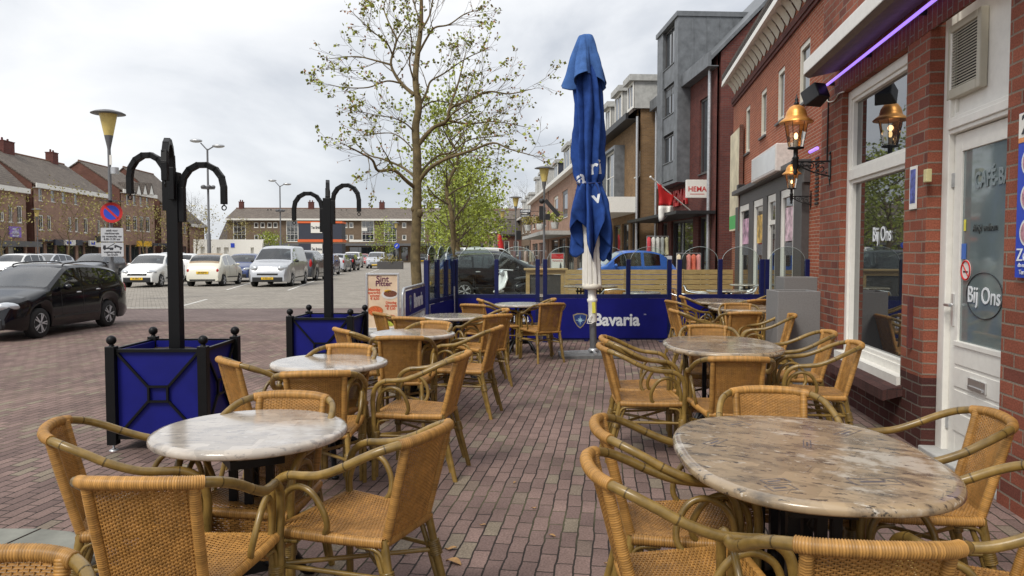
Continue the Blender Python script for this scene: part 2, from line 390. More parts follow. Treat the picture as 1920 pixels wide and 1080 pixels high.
def resample(pts, step):
    P = [Vector(p) for p in pts]; L = [0]
    for a, b in zip(P, P[1:]): L.append(L[-1]+(b-a).length)
    n = max(2, int(L[-1]/step)+1); o = []; k = 0
    for i in range(n):
        t = L[-1]*i/(n-1)
        while k < len(P)-2 and L[k+1] < t: k += 1
        o.append(P[k].lerp(P[k+1], (t-L[k])/max(1e-9, L[k+1]-L[k])))
    return o
def spline(pts, n=6):
    "Catmull-Rom through the points"
    P = [Vector(p) for p in pts]; P = [P[0]*2-P[1]]+P+[P[-1]*2-P[-2]]; o = []
    for i in range(1, len(P)-2):
        for k in range(n):
            t = k/n; a, b, c, d = P[i-1], P[i], P[i+1], P[i+2]
            o.append(.5*((2*b)+(c-a)*t+(2*a-5*b+4*c-d)*t*t+(3*b-a-3*c+d)*t**3))
    o.append(P[-2]); return o

def tag(o, label=None, cat=None, group=None, kind=None):
    if label: o['label'] = label
    if cat: o['category'] = cat
    if group: o['group'] = group
    if kind: o['kind'] = kind
    return o
def thing(name, label, cat, loc=(0, 0, 0), rz=0., group=None):
    o = bpy.data.objects.new(name, None); COL.objects.link(o)
    o.location = loc; o.rotation_euler = (0, 0, rz); o.empty_display_size = .2
    return tag(o, label, cat, group)
KIDS = {}
def copy_tree(o, parent=None):
    c = o.copy(); COL.objects.link(c); c.parent = parent
    for ch in o.children: copy_tree(ch, c)
    return c
def dup(o, loc, rz, label=None, group=None, scale=None):
    c = copy_tree(o); c.location = loc; c.rotation_euler = (0, 0, rz)
    if label: c['label'] = label
    if group: c['group'] = group
    if scale: c.scale = scale
    return c
def text(s, size, m, parent, M, name='lettering', bold=0., ext=.002, align='CENTER', sx=1., shear=0.):
    "lettering: local x right, y up, mapped through the matrix M"
    cu = bpy.data.curves.new(name, 'FONT'); cu.body = s; cu.size = size; cu.align_x = align; cu.align_y = 'CENTER'
    cu.offset = bold; cu.extrude = ext; cu.shear = shear; cu.resolution_u = 3
    to = bpy.data.objects.new('tmp', cu); COL.objects.link(to)
    bpy.context.view_layer.update()
    me = bpy.data.meshes.new_from_object(to.evaluated_get(bpy.context.evaluated_depsgraph_get()))
    bpy.data.objects.remove(to)
    me.transform(M @ Matrix.Diagonal((sx, 1, 1, 1))); me.materials.clear(); me.materials.append(m)
    o = bpy.data.objects.new(name, me); COL.objects.link(o); o.parent = parent; return o
def frame(o, xdir, ydir):
    "matrix whose local x,y run along the two directions, origin o"
    x = Vector(xdir).normalized(); y = Vector(ydir).normalized(); z = x.cross(y)
    return Matrix(((x.x, y.x, z.x, o[0]), (x.y, y.y, z.y, o[1]), (x.z, y.z, z.z, o[2]), (0, 0, 0, 1)))
# ---------------- ground ----------------
def sheet(name, pts, z, m):
    b = MB(); b.add([(p[0], p[1], z) for p in pts], [tuple(range(len(pts)))])
    o = b.build(name, m, fix=False); o['kind'] = 'structure'; return o
pave = brick('brown_clinker_paving', (.228, .155, .132), (.14, .095, .084), (.032, .026, .022), .205, .083, .0095, rot=pi/2, bump=1., var=.28, dist=.012, big=.3, c3=(.215, .175, .13), moss=(.1, .095, .05))
pave2 = brick('purple_clinker_band', (.195, .148, .135), (.15, .112, .105), (.07, .058, .052), .205, .085, .008, rot=SANG, bump=.8, var=.2, dist=.008, big=.2)
park = brick('grey_beige_cobbles', (.31, .28, .238), (.26, .234, .2), (.19, .17, .145), .21, .105, .010, rot=SANG+.785, bump=.7, var=.2, dist=.008, big=.22)
sheet('ground', [(-1500, -300), (1500, -300), (1500, 2500), (-1500, 2500)], 0, mat('grey_ground', (.22, .2, .18), .9, scale=.4))
sheet('terrace_paving', [(-70, -6), (12, -6), (12, 40), tuple(SP(-60, 20.6))[:2]], .004, pave)
sheet('street_paving_band', [tuple(SP(u, v))[:2] for u, v in ((-70, 16.6), (-1.6, 16.6), (-1.6, 20.4), (-70, 20.4))], .008, pave2)
sheet('car_park_paving', [tuple(SP(u, v))[:2] for u, v in ((-75, 20.4), (3.5, 20.4), (8, 24), (8, 132), (-60, 132))], .012, park)
lb = MB()
def mark(a, b, w=.1):
    a, b = Vector(a), Vector(b); d = (b-a).normalized(); n = Vector((-d.y, d.x, 0))*w/2
    lb.add([a-n, a+n, b+n, b-n], [(0, 1, 2, 3)])
for x0, y0, x1, y1 in ((340, 575, 388, 562), (425, 544, 470, 531), (540, 545, 590, 527), (618, 520, 640, 512), (690, 512, 735, 497), (1, 577, 300, 578)):
    a, b = gp(x0, y0), gp(x1, y1); a.z = b.z = .016; mark(a, b, .09 if x0 > 5 else .07)
for i in range(9):
    u = -34+i*2.55; a = SP(u, 41.5, .016); b = SP(u, 46.5, .016); mark(a, b)
    mark(SP(u+3, 55, .016), SP(u+3, 60, .016))
o = lb.build('parking_lines', mat('worn_road_marking', (.62, .6, .56), .8, var=.3, scale=3), fix=False); o['kind'] = 'structure'
kb = MB(); kp = [gp(x, y, .09) for x, y in ((78, 987), (135, 992), (168, 1003), (188, 1018), (186, 1034), (150, 1062), (92, 1105))]; kp = [kp[0]+CP(-3.2, .02)]+kp+[kp[-1]+CP(-.12, -.4), kp[-1]+CP(-2.6, -.42)]
kb.prism([(p.x, p.y) for p in kp], 0, .09, 'z')
o = kb.build('kerb_slab', mat('mossy_kerb_stone', (.2, .2, .17), .85, var=.3, scale=4, bump=.2), bevel=.03); o['kind'] = 'structure'
gj = MB(); a, b = gp(-70, 1056, .0915), gp(76, 991, .0915); gj.bar(a, b, .008, .003); o = gj.build('kerb_joint', MT['soil']); o['kind'] = 'structure'
# fallen leaves and litter on the paving
leaflit = mat('dry_leaf', (.34, .19, .07), .7, var=.4)
lit = [(850, 1055, .045), (845, 1030, .03), (1462, 998, .04), (1035, 1005, .02), (905, 985, .018), (1001, 953, .016), (965, 905, .015), (1140, 1057, .02), (760, 1040, .014), (660, 560+340, .018), (1100, 880, .016)]
for i, (x, y, s) in enumerate(lit):
    p = gp(x, y, .008); b = MB(); w = rnd.random()*6; pts = []
    for k in range(9):
        q = k/8; pts.append((p.x+cos(w)*s*(q-.5)*2, p.y+sin(w)*s*(q-.5)*2, .010+s*.35*abs(sin(q*3+i))))
    n = Vector((-sin(w), cos(w), 0))
    b.grid([[Vector(t)-n*s*.55*sin(pi*min(1, .05+j/8)) for j, t in enumerate(pts)], [Vector(t)-Vector((0, 0, s*.18)) for t in pts], [Vector(t)+n*s*.5*sin(pi*min(1, .05+j/8)) for j, t in enumerate(pts)]])
    o = b.build('dry_leaf', leaflit, fix=False); tag(o, 'small curled brown leaf lying on the terrace paving', 'leaf', 'dry leaves scattered on the paving')

# ---------------- the rattan armchair ----------------
def chair_proto():
    t = thing('rattan_armchair', 'x', 'chair', group='rattan armchairs on the terrace')
    c, w, bm = MT['cane'], MT['wrap'], MT['bamboo']
    # arm hoops: front leg top, arch, arm, towards the back corner
    for s in (-1, 1):
        arm = spline([(s*.262, .232, .43), (s*.266, .236, .53), (s*.270, .215, .613), (s*.276, .155, .655), (s*.282, .08, .664), (s*.286, 0, .676), (s*.284, -.09, .71), (s*.270, -.17, .75), (s*.246, -.235, .779), (s*.205, -.285, .795), (s*.17, -.308, .799)], 5)
        b = MB(); b.tube(arm, .0165, 10)
        for q in (.33, .62, .82):
            i = int(q*(len(arm)-1)); b0 = len(b.v); b.tube([arm[i], arm[i].lerp(arm[i+1], .3)], .0173, 10); b.t.update({z: .35 for z in range(b0, len(b.v))})
        b.build('armrest', bm, t, uv=False)
        loop = spline([(s*.235, .205, .40), (s*.238, .212, .50), (s*.244, .185, .575), (s*.254, .12, .612), (s*.258, .055, .595), (s*.25, .012, .53), (s*.236, .005, .47), (s*.222, .03, .425)], 5)
        b = MB(); b.tube(loop, .0125, 8); b.build('arm_loop', bm, t, uv=False)
        # legs
        b = MB(); b.tube([(s*.262, .232, .43), (s*.262, .234, .0)], [.0165, .0165], 10); b.tube([(s*.236, .212, .40), (s*.24, .224, .02)], [.0125, .0125], 8)
        b.wrap([(s*.25, .224, .325), (s*.25, .226, .265)], .031, .008); b.build('leg', bm, t, uv=False)
        b = MB(); b.tube(spline([(s*.176, -.205, .43), (s*.188, -.24, .25), (s*.205, -.30, .0)], 4), .0165, 10)
        b.tube(spline([(s*.178, -.165, .40), (s*.18, -.20, .30), (s*.192, -.268, .06)], 4), .011, 8)
        b.wrap([(s*.184, -.222, .315), (s*.188, -.238, .255)], .027, .008); b.build('leg', bm, t, uv=False)
        # wrapped back post
        b = MB(); b.wrap(spline([(s*.172, -.300, .80), (s*.168, -.272, .68), (s*.163, -.234, .53), (s*.160, -.205, .42)], 6), .0185, .0075)
        b.build('back_post', w, t, uv=False)
        # corner braces and side stretcher
        b = MB(); b.tube(spline([(s*.25, .13, .40), (s*.252, .20, .385), (s*.252, .222, .30)], 4), .008, 6); b.tube(spline([(s*.2, -.10, .40), (s*.19, -.19, .385), (s*.186, -.222, .30)], 4), .008, 6)
        b.tube([(s*.25, .225, .295), (s*.186, -.23, .29)], .0095, 8); b.build('stretcher', bm, t, uv=False)
    b = MB(); b.tube([(-.25, .22, .30), (.186, -.23, .275)], .0095, 8); b.tube([(.25, .22, .282), (-.186, -.23, .292)], .0095, 8); b.build('stretcher', bm, t, uv=False)
    # wrapped top rail
    top = spline([(-.200, -.288, .796), (-.165, -.310, .80), (-.10, -.330, .805), (0, -.338, .807), (.10, -.330, .805), (.165, -.310, .80), (.200, -.288, .796)], 6)
    b = MB(); b.wrap(top, .0208, .0072, 10); b.build('top_rail', w, t, uv=False)
    # woven back
    def back(s, q):
        hw = .160+(.172-.160)*q; x = (s*2-1)*hw
        y = -.205-.09*q - (.034*(1-(s*2-1)**2))*(.35+.65*q); return Vector((x, y, .415+.38*q))
    def seat(s, q):
        hw = .185+.062*q**.8; x = (s*2-1)*hw; y = -.215+.455*q
        z = .437 - .02*(1-(s*2-1)**2)*sin(pi*min(1, q*1.05)) + .012*q - .04*max(0, q-.9)/.1*((q-.9)/.1 if q > .9 else 0)
        return Vector((x, y, z))
    def weave(S, nr, ns, amp, pitch, nm, stagger=True):
        b = MB()
        def nv(s, q):
            e = .01; a = S(min(s+e, 1), q)-S(max(s-e, 0), q); c_ = S(s, min(q+e, 1))-S(s, max(q-e, 0)); return a.cross(c_).normalized()
        m = ns*2
        for r in range(nr):
            q = (r+.5)/nr; rows = [[], [], []]
            for i in range(m+1):
                s = i/m; P = S(s, q); n = nv(s, q); d = amp*cos(pi*(i/2*1.0+(r % 2)))*(1 if i % 2 == 0 else 0)
                dq = (S(s, min(1, q+.01))-S(s, max(0, q-.01))).normalized()*pitch*.46
                rows[0].append(P+n*(d-.0006)-dq); rows[1].append(P+n*(d+(.0016 if d >= 0 else -.0016))); rows[2].append(P+n*(d-.0006)+dq)
            b0 = len(b.v); b.grid(rows, True); tv = rnd.choice((.84, .9, .95, 1., 1.04)); b.t.update({z: tv for z in range(b0, len(b.v))})
        for k in range(ns+1):
            s = k/ns; b.tube([S(s, q/8) for q in range(9)], .0022, 4, caps=False)
        return b.build(nm, c, t, uv=False, fix=False)
    weave(back, 60, 26, .0023, .0064, 'backrest')
    weave(seat, 64, 26, .0026, .0071, 'seat')
    # wrapped seat edge
    b = MB()
    b.wrap(spline([(-.248, .225, .43), (-.235, .10, .425), (-.205, -.08, .42), (-.183, -.205, .42)], 5), .021, .0095)
    b.wrap(spline([(.248, .225, .43), (.235, .10, .425), (.205, -.08, .42), (.183, -.205, .42)], 5), .021, .0095)
    b.wrap([(-.25, .228, .424), (.25, .228, .424)], .022, .0095); b.wrap([(-.18, -.208, .415), (.18, -.208, .415)], .018, .0095)
    b.build('seat_edge', w, t, uv=False)
    # short woven apron under the front edge
    def apron(s, q): return Vector(((s*2-1)*.235, .235, .335+.085*q))
    weave(apron, 9, 24, .003, .0092, 'apron')
    t.scale = (.94, 1, 1); return t
CH = chair_proto(); chair_used = [0]
def chair(px, py, face, label, z=.8, rz=None, back=None):
    "px,py: the middle of the top rail in the photograph; face: point looked at"
    B = gp(px, py, z); f = Vector(face)
    d = Vector((f.x-B.x, f.y-B.y)); yaw = math.atan2(-d.x, d.y) if rz is None else rz
    loc = Vector((B.x, B.y, 0))+Vector((-sin(yaw), cos(yaw), 0))*.335
    if not chair_used[0]:
        chair_used[0] = 1; CH.location = loc; CH.rotation_euler = (0, 0, yaw); CH['label'] = label; return CH
    return dup(CH, loc, yaw, label)

# ---------------- tables ----------------
def superell(a, b, n, k=72):
    o = []
    for i in range(k):
        w = 2*pi*i/k; c_, s_ = cos(w), sin(w)
        o.append((a*math.copysign(abs(c_)**(2/n), c_), b*math.copysign(abs(s_)**(2/n), s_)))
    return o
def top_mesh(a, b, n, m, parent):
    g = MB(); base = superell(a, b, n); rows = []
    for inset, z in ((.03, .706), (.006, .708), (0, .714), (0, .728), (.004, .735), (.014, .741), (.03, .744)):
        rows.append([(x*(1-inset/a), y*(1-inset/b), z) for x, y in base])
    g.grid(rows, True, wrapu=True)
    k = len(base); g.add(rows[-1], [tuple(range(k))]); g.add(rows[0], [tuple(range(k-1, -1, -1))])
    return g.build('tabletop', m, parent)
def pedestal(parent, x, y, ang=0., half=False):
    im = MT['iron']; g = MB()
    for i in range(4):
        w = ang+pi/4+i*pi/2; g.box(-.017, .017, -.017, .017, .17, .70, Matrix.Translation((x+cos(w)*.075, y+sin(w)*.075, 0)) @ Matrix.Rotation(w, 4, 'Z'))
    g.box(x-.11, x+.11, y-.11, y+.11, .60, .635); g.box(x-.14, x+.14, y-.14, y+.14, .69, .705); g.box(x-.095, x+.095, y-.095, y+.095, .15, .2)
    g.lathe([(.012, .52), (.024, .54), (.012, .56), (.03, .6)], 10, (x, y, 0)); g.lathe([(.02, .2), (.045, .23), (.045, .27), (.02, .3)], 10, (x, y, 0))
    g.build('column', im, parent)
    for i in range(4):
        w = ang+i*pi/2; d = Vector((cos(w), sin(w), 0)); P = Vector((x, y, 0))
        g = MB(); g.tube(spline([P+d*.07+Vector((0, 0, .19)), P+d*.15+Vector((0, 0, .185)), P+d*.235+Vector((0, 0, .1)), P+d*.27+Vector((0, 0, .035)), P+d*.31+Vector((0, 0, .018))], 5), [.022]*10+[.019]*11, 8)
        g.sph(P+d*.31+Vector((0, 0, .017)), (.028, .028, .017), 10, 6); g.build('foot', im, parent)
def round_table(P, label):
    t = thing('bistro_table', label, 'table', (P.x, P.y, 0), .7, 'round pale tables along the street side'); top_mesh(.4, .4, 2, MT['tablepale'], t); pedestal(t, 0, 0, .4); return t
def oval_table(P, label):
    t = thing('dining_table', label, 'table', (P.x, P.y, 0), .05, 'rounded brown tables along the brick wall'); top_mesh(.462, .63, 2.5, MT['tablebrown'], t)
    pedestal(t, -.02, -.22, pi/4); pedestal(t, -.02, .22, pi/4)
    ink = mat('faded_ink', (.1, .085, .09), .4, var=.5, scale=30)
    for x, y, w, h, a in ((-.2, -.40, .09, .045, .3), (-.2, -.47, .09, .055, .3), (.12, -.38, .16, .07, .1), (-.3, .1, .13, .045, .9), (.05, .1, .12, .03, 1.3), (.27, .3, .15, .05, .8), (-.15, .42, .1, .07, .4)):
        T = Matrix.Translation((x, y, 0)) @ Matrix.Rotation(a, 4, 'Z'); st = MB(); z0, z1 = .7436, .7446
        for x0, x1, y0, y1 in ((-w/2, w/2, -h/2, -h/2+.004), (-w/2, w/2, h/2-.004, h/2), (-w/2, -w/2+.004, -h/2+.004, h/2-.004), (w/2-.004, w/2, -h/2+.004, h/2-.004), (-w*.3, w*.2, -h*.12, h*.12)): st.box(x0, x1, y0, y1, z0, z1, T)
        st.build('stencil_print', ink, t)
    return t
TB = [gp(471, 803, .74), gp(618, 677, .74), gp(774, 624, .74), gp(852, 592, .74), gp(977, 569.5, .74)]
nm = ['nearest pale round table, beside the front blue planter', 'pale round table between the two blue planters, second of the row', 'third pale round table, beside the rear blue planter', 'fourth pale round table, near the metal crowd barrier', 'pale round table standing against the blue windscreen, left of the parasol']
sh = ['nearest round table', 'second round table', 'third round table', 'fourth round table', 'last round table']
tab0 = round_table(TB[0], nm[0])
for P, l in zip(TB[1:], nm[1:]): dup(tab0, (P.x, P.y, 0), rnd.random()*6, l)
TO = [gp(1503, 846, .74), gp(1352, 645, .74), gp(1394, 576, .74), gp(1357, 564, .74)]
no = ['large brown stencilled oval table in the foreground by the white door', 'brown oval table under the big cafe window, second from the camera', 'oval table beside the tall grey planters', 'farthest oval table inside the blue windscreen, behind the grey planters']
so_ = ['foreground oval table', 'second oval table', 'third oval table', 'farthest oval table']
ov0 = oval_table(TO[0], no[0])
for P, l in zip(TO[1:], no[1:]): dup(ov0, (P.x, P.y, 0), .05, l)
T = TB+TO
S_ = sh+so_
ch = [
 (88, 806, 0, 'rattan armchair at %s, street side, turned towards the camera', None),
 (250, 910, 0, 'rattan armchair at %s seen from behind, its woven back to the camera', None),
 (818, 813, 0, 'rattan armchair at %s, aisle side, seat towards the left', None),
 (553, 742, 0, 'rattan armchair at %s, behind the tabletop and facing the camera', None),
 (418, 679, 1, 'rattan armchair at %s next to the front planter, facing right', None),
 (590, 703, 1, 'rattan armchair at %s with its woven back to the camera', None),
 (876, 667, 1, 'rattan armchair at %s, aisle side, four legs clear on the paving', None),
 (660, 650, 1, 'rattan armchair at %s, mostly hidden beyond the tabletop', None),
 (633, 620, 2, 'rattan armchair at %s, next to the rear planter, facing right', None),
 (748, 635, 2, 'rattan armchair at %s with its woven back to the camera', None),
 (938, 616, 2, 'rattan armchair at %s, aisle side, facing left', None),
 (822, 606, 2, 'rattan armchair at %s, beyond the tabletop and facing the camera', None),
 (706, 589, 3, 'rattan armchair at %s in front of the pizza board', None),
 (762, 598, 3, 'rattan armchair at %s, its curved back half hidden by the next table', None),
 (936, 593, 3, 'rattan armchair at %s, aisle side, back turned to the camera', None),
 (952, 582, 3, 'rattan armchair at %s, the farther of two on the aisle side', None),
 (884, 573, 4, 'rattan armchair at %s, nearer one on its left', None),
 (897, 563, 4, 'rattan armchair at %s, farther one on its left', None),
 (1036, 571, 4, 'rattan armchair at %s, right side, back half towards the camera', None),
 (1041, 562, 4, 'rattan armchair at %s, far right side against the blue panel', None),
 (1116, 800, 5, 'rattan armchair at %s, farther one on the aisle side', -1.5),
 (1103, 874, 5, 'rattan armchair at %s, nearer one on the aisle side', -1.42),
 (1440, 733, 5, 'rattan armchair at %s, far end, curved back above the tabletop', pi),
 (1880, 785, 5, 'rattan armchair at %s, wall side, in front of the white door', 1.5),
 (2040, 905, 5, 'rattan armchair at %s, wall side, cut by the right edge', 1.45),
 (1660, 1036, 5, 'rattan armchair at %s, near end, its bound top rail at the bottom edge', .06),
 (1128, 636, 6, 'rattan armchair at %s, farther one on the aisle side', -1.5),
 (1124, 651, 6, 'rattan armchair at %s, nearer one on the aisle side', -1.45),
 (1325, 613, 6, 'rattan armchair at %s, far end, facing the camera', pi),
 (1387, 675, 6, 'rattan armchair at %s, near end, full woven back to the camera', .05),
 (1562, 625, 6, 'rattan armchair at %s, wall side, farther one below the window', 1.55),
 (1612, 646, 6, 'rattan armchair at %s, wall side, nearer one below the window', 1.5),
 (1254, 566, 7, 'rattan armchair at %s, farther one beside the blue posts', -1.2),
 (1259, 583, 7, 'rattan armchair at %s, aisle side, nearer one', -1.4),
 (1398, 588, 7, 'rattan armchair at %s, near end, back to the camera', .1),
 (1382, 571, 7, 'rattan armchair at %s, far end, facing the camera', pi),
 (1490, 592, 7, 'rattan armchair at %s, wall side, half hidden by the front planter', 1.5),
 (1276, 557, 8, 'rattan armchair at %s, aisle side', -1.5),
 (1424, 564, 8, 'rattan armchair at %s, near end', .5),
 (1453, 555, 8, 'rattan armchair at %s, wall side', 1.6),
 (-20, 1046, 0, 'rattan armchair at the bottom left corner, only its bound back in view', pi+.35),
]
for px, py, ti, lab, rz in ch:
    chair(px, py, T[ti], lab % S_[ti] if '%s' in lab else lab, rz=rz)

# ---------------- blue planters with hook poles ----------------
def planter_proto():
    t = thing('planter_box', 'x', 'planter', group='blue planter boxes with hook poles')
    h = .34; bk = MT['blackpaint']; bl = MT['blue']
    for sx in (-1, 1):
        for sy in (-1, 1):
            x, y = sx*h, sy*h; b = MB(); b.box(x-.035, x+.035, y-.035, y+.035, .05, .79); b.lathe([(.022, .79), (.016, .80), (.016, .81)], 12, (x, y, 0))
            b.sph((x, y, .836), .036, 14, 10); p = b.build('corner_post', bk, t, bevel=.003)
            b = MB(); b.lathe([(.034, 0), (.034, .006), (.02, .014), (.008, .02), (.008, .055)], 12, (x, y, 0)); b.build('foot', MT['steel'], p)
    for k in range(4):
        M = Matrix.Rotation(k*pi/2, 4, 'Z')
        b = MB(); b.box(-h+.036, h-.036, -h+.012, -h+.028, .1, .755, M); p = b.build('side_panel', bl, t)
        b = MB()
        b.box(-h+.037, h-.037, -h-.012, -h+.010, .745, .77, M); b.box(-h+.037, h-.037, -h-.012, -h+.010, .09, .115, M)
        for sx in (-1, 1):
            b.bar(M @ Vector((sx*(h-.04), -h-.002, .74)), M @ Vector((sx*.075, -h-.002, .485)), .016, .018)
            b.bar(M @ Vector((sx*(h-.04), -h-.002, .12)), M @ Vector((sx*.075, -h-.002, .375)), .016, .018)
            b.bar(M @ Vector((sx*.07, -h-.004, .365)), M @ Vector((sx*.07, -h-.004, .495)), .016, .018)
        b.box(-.061, .061, -h-.013, -h+.007, .478, .494, M); b.box(-.061, .061, -h-.013, -h+.007, .366, .382, M)
        b.build('brace', bk, p)
    b = MB(); n = 9; rows = [[(-h+.03+i*(2*h-.06)/n, -h+.03+j*(2*h-.06)/n, .69+.02*rnd.random()) for i in range(n+1)] for j in range(n+1)]; b.grid(rows); b.build('soil', MT['soil'], t)
    b = MB(); b.box(-.045, .045, -.045, .045, .3, 2.12); b.build('pole', bk, t, bevel=.004)
    for ang, z0, z1, off in ((-.1, 1.73, 2.0, .34), (4.98, 1.9, 2.15, .34), (2.9, 1.82, 2.09, .33)):
        d = Vector((cos(ang), sin(ang), 0)); b = MB(); P = d*.068
        b.bar(P+Vector((0, 0, z0)), P+Vector((0, 0, z1)), .044, .054)
        r = off/2; c = P+d*r+Vector((0, 0, z1)); arc = [c+Vector((-d.x*cos(w)*r, -d.y*cos(w)*r, sin(w)*r*1.05)) for w in [i*pi/7 for i in range(8)]]
        arc = arc+[arc[-1]+Vector((0, 0, -.12))]
        for a, q in zip(arc, arc[1:]):
            e = (q-a).normalized()*.012; b.bar(a-e, q+e, .044, .044)
        p = b.build('hook_arm', bk, t, bevel=.003)
        e = arc[-1]; b = MB(); pr_ = [e+Vector((0, 0, 0)), e+Vector((0, 0, -.02))]; b.tube(pr_, .006, 6)
        b.tube([e+Vector((d.x*cos(w)*.018, d.y*cos(w)*.018, -.04+sin(w)*.018)) for w in [i*pi/6 for i in range(13)]], .005, 6); b.build('hook_ring', bk, p)
    return t
PL = planter_proto(); p = CP(-2.66, 5.9); PL.location = p; PL.rotation_euler = (0, 0, YAW+.02)
PL['label'] = 'blue planter box with tall black hook pole, nearest the camera'
p = CP(-2.12, 8.62); dup(PL, p, YAW-.04+pi, 'blue planter box with tall black hook pole, farther one by the third table')
for o in PL.children:
    if o.name.startswith('hook_arm'): pass

# ---------------- blue windscreens ----------------
def ell_arch(x0, x1, zt, rise, n=18):
    c = (x0+x1)/2; r = (x1-x0)/2
    return [(c+r*cos(pi*i/n), zt+rise*sin(pi*i/n)) for i in range(n+1)]
DS = 12.58; PXM = DS/FPX
def screen(label, c0, c1, posts, group='blue glass windscreens round the terrace', words=None, loc=None, rz=None, width=None):
    "local x along the screen, front towards -y"
    W = (c1-c0)*PXM if width is None else width
    if loc is None:
        P = CP((c0-960)/FPX*DS, DS); loc = (P.x, P.y, 0); rz = YAW
    t = thing('windscreen', label, 'windscreen', loc, rz, group)
    b = MB(); b.box(0.036, W-.036, -.048, -.038, .06, .735); b.build('lower_panel', MT['blue'], t)
    b = MB(); b.box(0.03, W-.03, -.03, .03, .735, .80); b.box(.03, W-.03, -.03, .03, .03, .075); b.build('rail', MT['bluepost'], t, bevel=.004)
    xs = [0]+[(q-c0)*PXM if width is None else q for q in posts]+[W]
    for x in xs:
        b = MB(); b.box(x-.035, x+.035, -.036, .036, .0, 1.39); b.build('post', MT['bluepost'], t, bevel=.005)
    for a, q in zip(xs, xs[1:]):
        poly = [(a+.036, .80), (q-.036, .80)]+ell_arch(a+.036, q-.036, 1.36, .24)
        b = MB(); b.prism(poly, -.004, .004, 'y'); g = b.build('glass_pane', MT['pane'], t)
        e = ell_arch(a+.036, q-.036, 1.36, .24); b = MB(); b.tube([(x, 0, z) for x, z in e], .004, 5, caps=False); b.build('glass_edge', mat('pale_glass_edge', (.5, .58, .58), .2), g)
    b = MB()
    for x in (0.0, W): b.box(x-.18 if x else -.04, x+.04 if x else .18, -.16, .16, .0, .008)
    b.build('foot_plate', MT['bluepost'], t)
    return t, W
def emblem(parent, M, s):
    "golden rimmed shield with a pale star"
    def shp(k): return [(-.5*k, .36*k), (-.2*k, .47*k), (.2*k, .47*k), (.5*k, .36*k), (.42*k, -.05*k), (.2*k, -.4*k), (0, -.56*k), (-.2*k, -.4*k), (-.42*k, -.05*k)]
    b = MB(); b.prism([(x*s, y*s) for x, y in shp(1)], .0005, .003, 'z', M); p = b.build('emblem', mat('gold_rim', (.5, .42, .25), .35, .6), parent)
    b = MB(); b.prism([(x*s, y*s) for x, y in shp(.84)], .003, .0045, 'z', M); b.build('emblem_field', mat('emblem_blue', (.02, .05, .2), .4), p)
    b = MB(); st = []
    for i in range(16):
        w = pi/2+i*pi/8; r = (.36 if i % 4 == 0 else (.2 if i % 2 == 0 else .09)); st.append((cos(w)*r*s, sin(w)*r*s))
    b.prism(st, .0045, .006, 'z', M); b.build('emblem_star', mat('emblem_star', (.35, .55, .65), .4), p)
def facing(t, x, y, z): return frame((x, y, z), (1, 0, 0), (0, 0, 1))
s1, W = screen('blue windscreen behind the round tables, left of the parasol', 855, 1008, [931])
text('Bavaria', .19, MT['letter'], s1, facing(s1, .95, -.05, .40), bold=.006)
s2, W = screen('long blue windscreen behind the parasol, with white lettering and a shield', 1022, 1255, [1100, 1178])
text('Bavaria', .29, MT['letter'], s2, facing(s2, 1.2, -.05, .365), bold=.009, sx=.93)
text('TM', .03, MT['letter'], s2, facing(s2, 1.68, -.05, .46))
emblem(s2, facing(s2, .59, -.0485, .365), .25)
s3, W = screen('blue windscreen between the aisle and the shop front, beside the grey planters', 1274, 1428, [1350])
text('Bavaria', .2, MT['letter'], s3, facing(s3, .7, -.05, .40), bold=.006)
P = CP((1513-960)/FPX*13.1, 13.1)
s5, W = screen('short blue windscreen panel closest to the shop wall', 1438, 1513, [])
A = CP((800-960)/FPX*10.9, 10.9); B = CP((850-960)/FPX*12.5, 12.5); d = B-A
s4, W = screen('blue windscreen turned towards the street at the left end', 0, 0, [.58, 1.12], loc=(A.x, A.y, 0), rz=math.atan2(d.y, d.x), width=d.length)
pst = MB(); q = CP((852-960)/FPX*12.2, 12.2); pst.lathe([(.012, 0), (.012, .95)], 8, q); tag(pst.build('steel_stake', MT['steel']), 'thin steel stake in the corner of the left blue windscreens', 'stake')

# ---------------- crowd barrier ----------------
A = CP((755-960)/FPX*8.9, 8.9); B = CP((795-960)/FPX*10.6, 10.6); d = B-A; Lb = d.length
t = thing('crowd_barrier', 'galvanised crowd barrier with a blue banner beside the tree', 'barrier', (A.x, A.y, 0), math.atan2(d.y, d.x))
b = MB(); z1 = 1.06
b.tube(spline([(0, 0, .12), (0, 0, .9), (.02, 0, 1.02), (.1, 0, z1)], 4)+[Vector((Lb-.1, 0, z1))]+spline([(Lb-.1, 0, z1), (Lb-.02, 0, 1.02), (Lb, 0, .9), (Lb, 0, .12)], 4), .019, 8); b.tube([(0, 0, .2), (Lb, 0, .2)], .014, 8); b.tube([(0, 0, .7), (Lb, 0, .7)], .014, 8)
b.build('frame', MT['steel'], t)
b = MB()
for i in range(1, 15): b.tube([(Lb*i/15, 0, .2), (Lb*i/15, 0, .7)], .008, 6)
b.build('bar', MT['steel'], t)
for x in (.1, Lb-.1):
    b = MB(); b.tube([(x, -.24, .02), (x, 0, .2), (x, .24, .02)], .014, 6); b.build('foot', MT['steel'], t)
b = MB(); b.box(.06, Lb-.05, -.025, -.02, .72, 1.03); p = b.build('banner', MT['blue'], t)
text('Bavaria', .26, MT['letter'], p, frame((Lb*.6, -.027, .87), (1, 0, 0), (0, 0, 1)), bold=.006); emblem(p, frame((Lb*.22, -.026, .87), (1, 0, 0), (0, 0, 1)), .2)

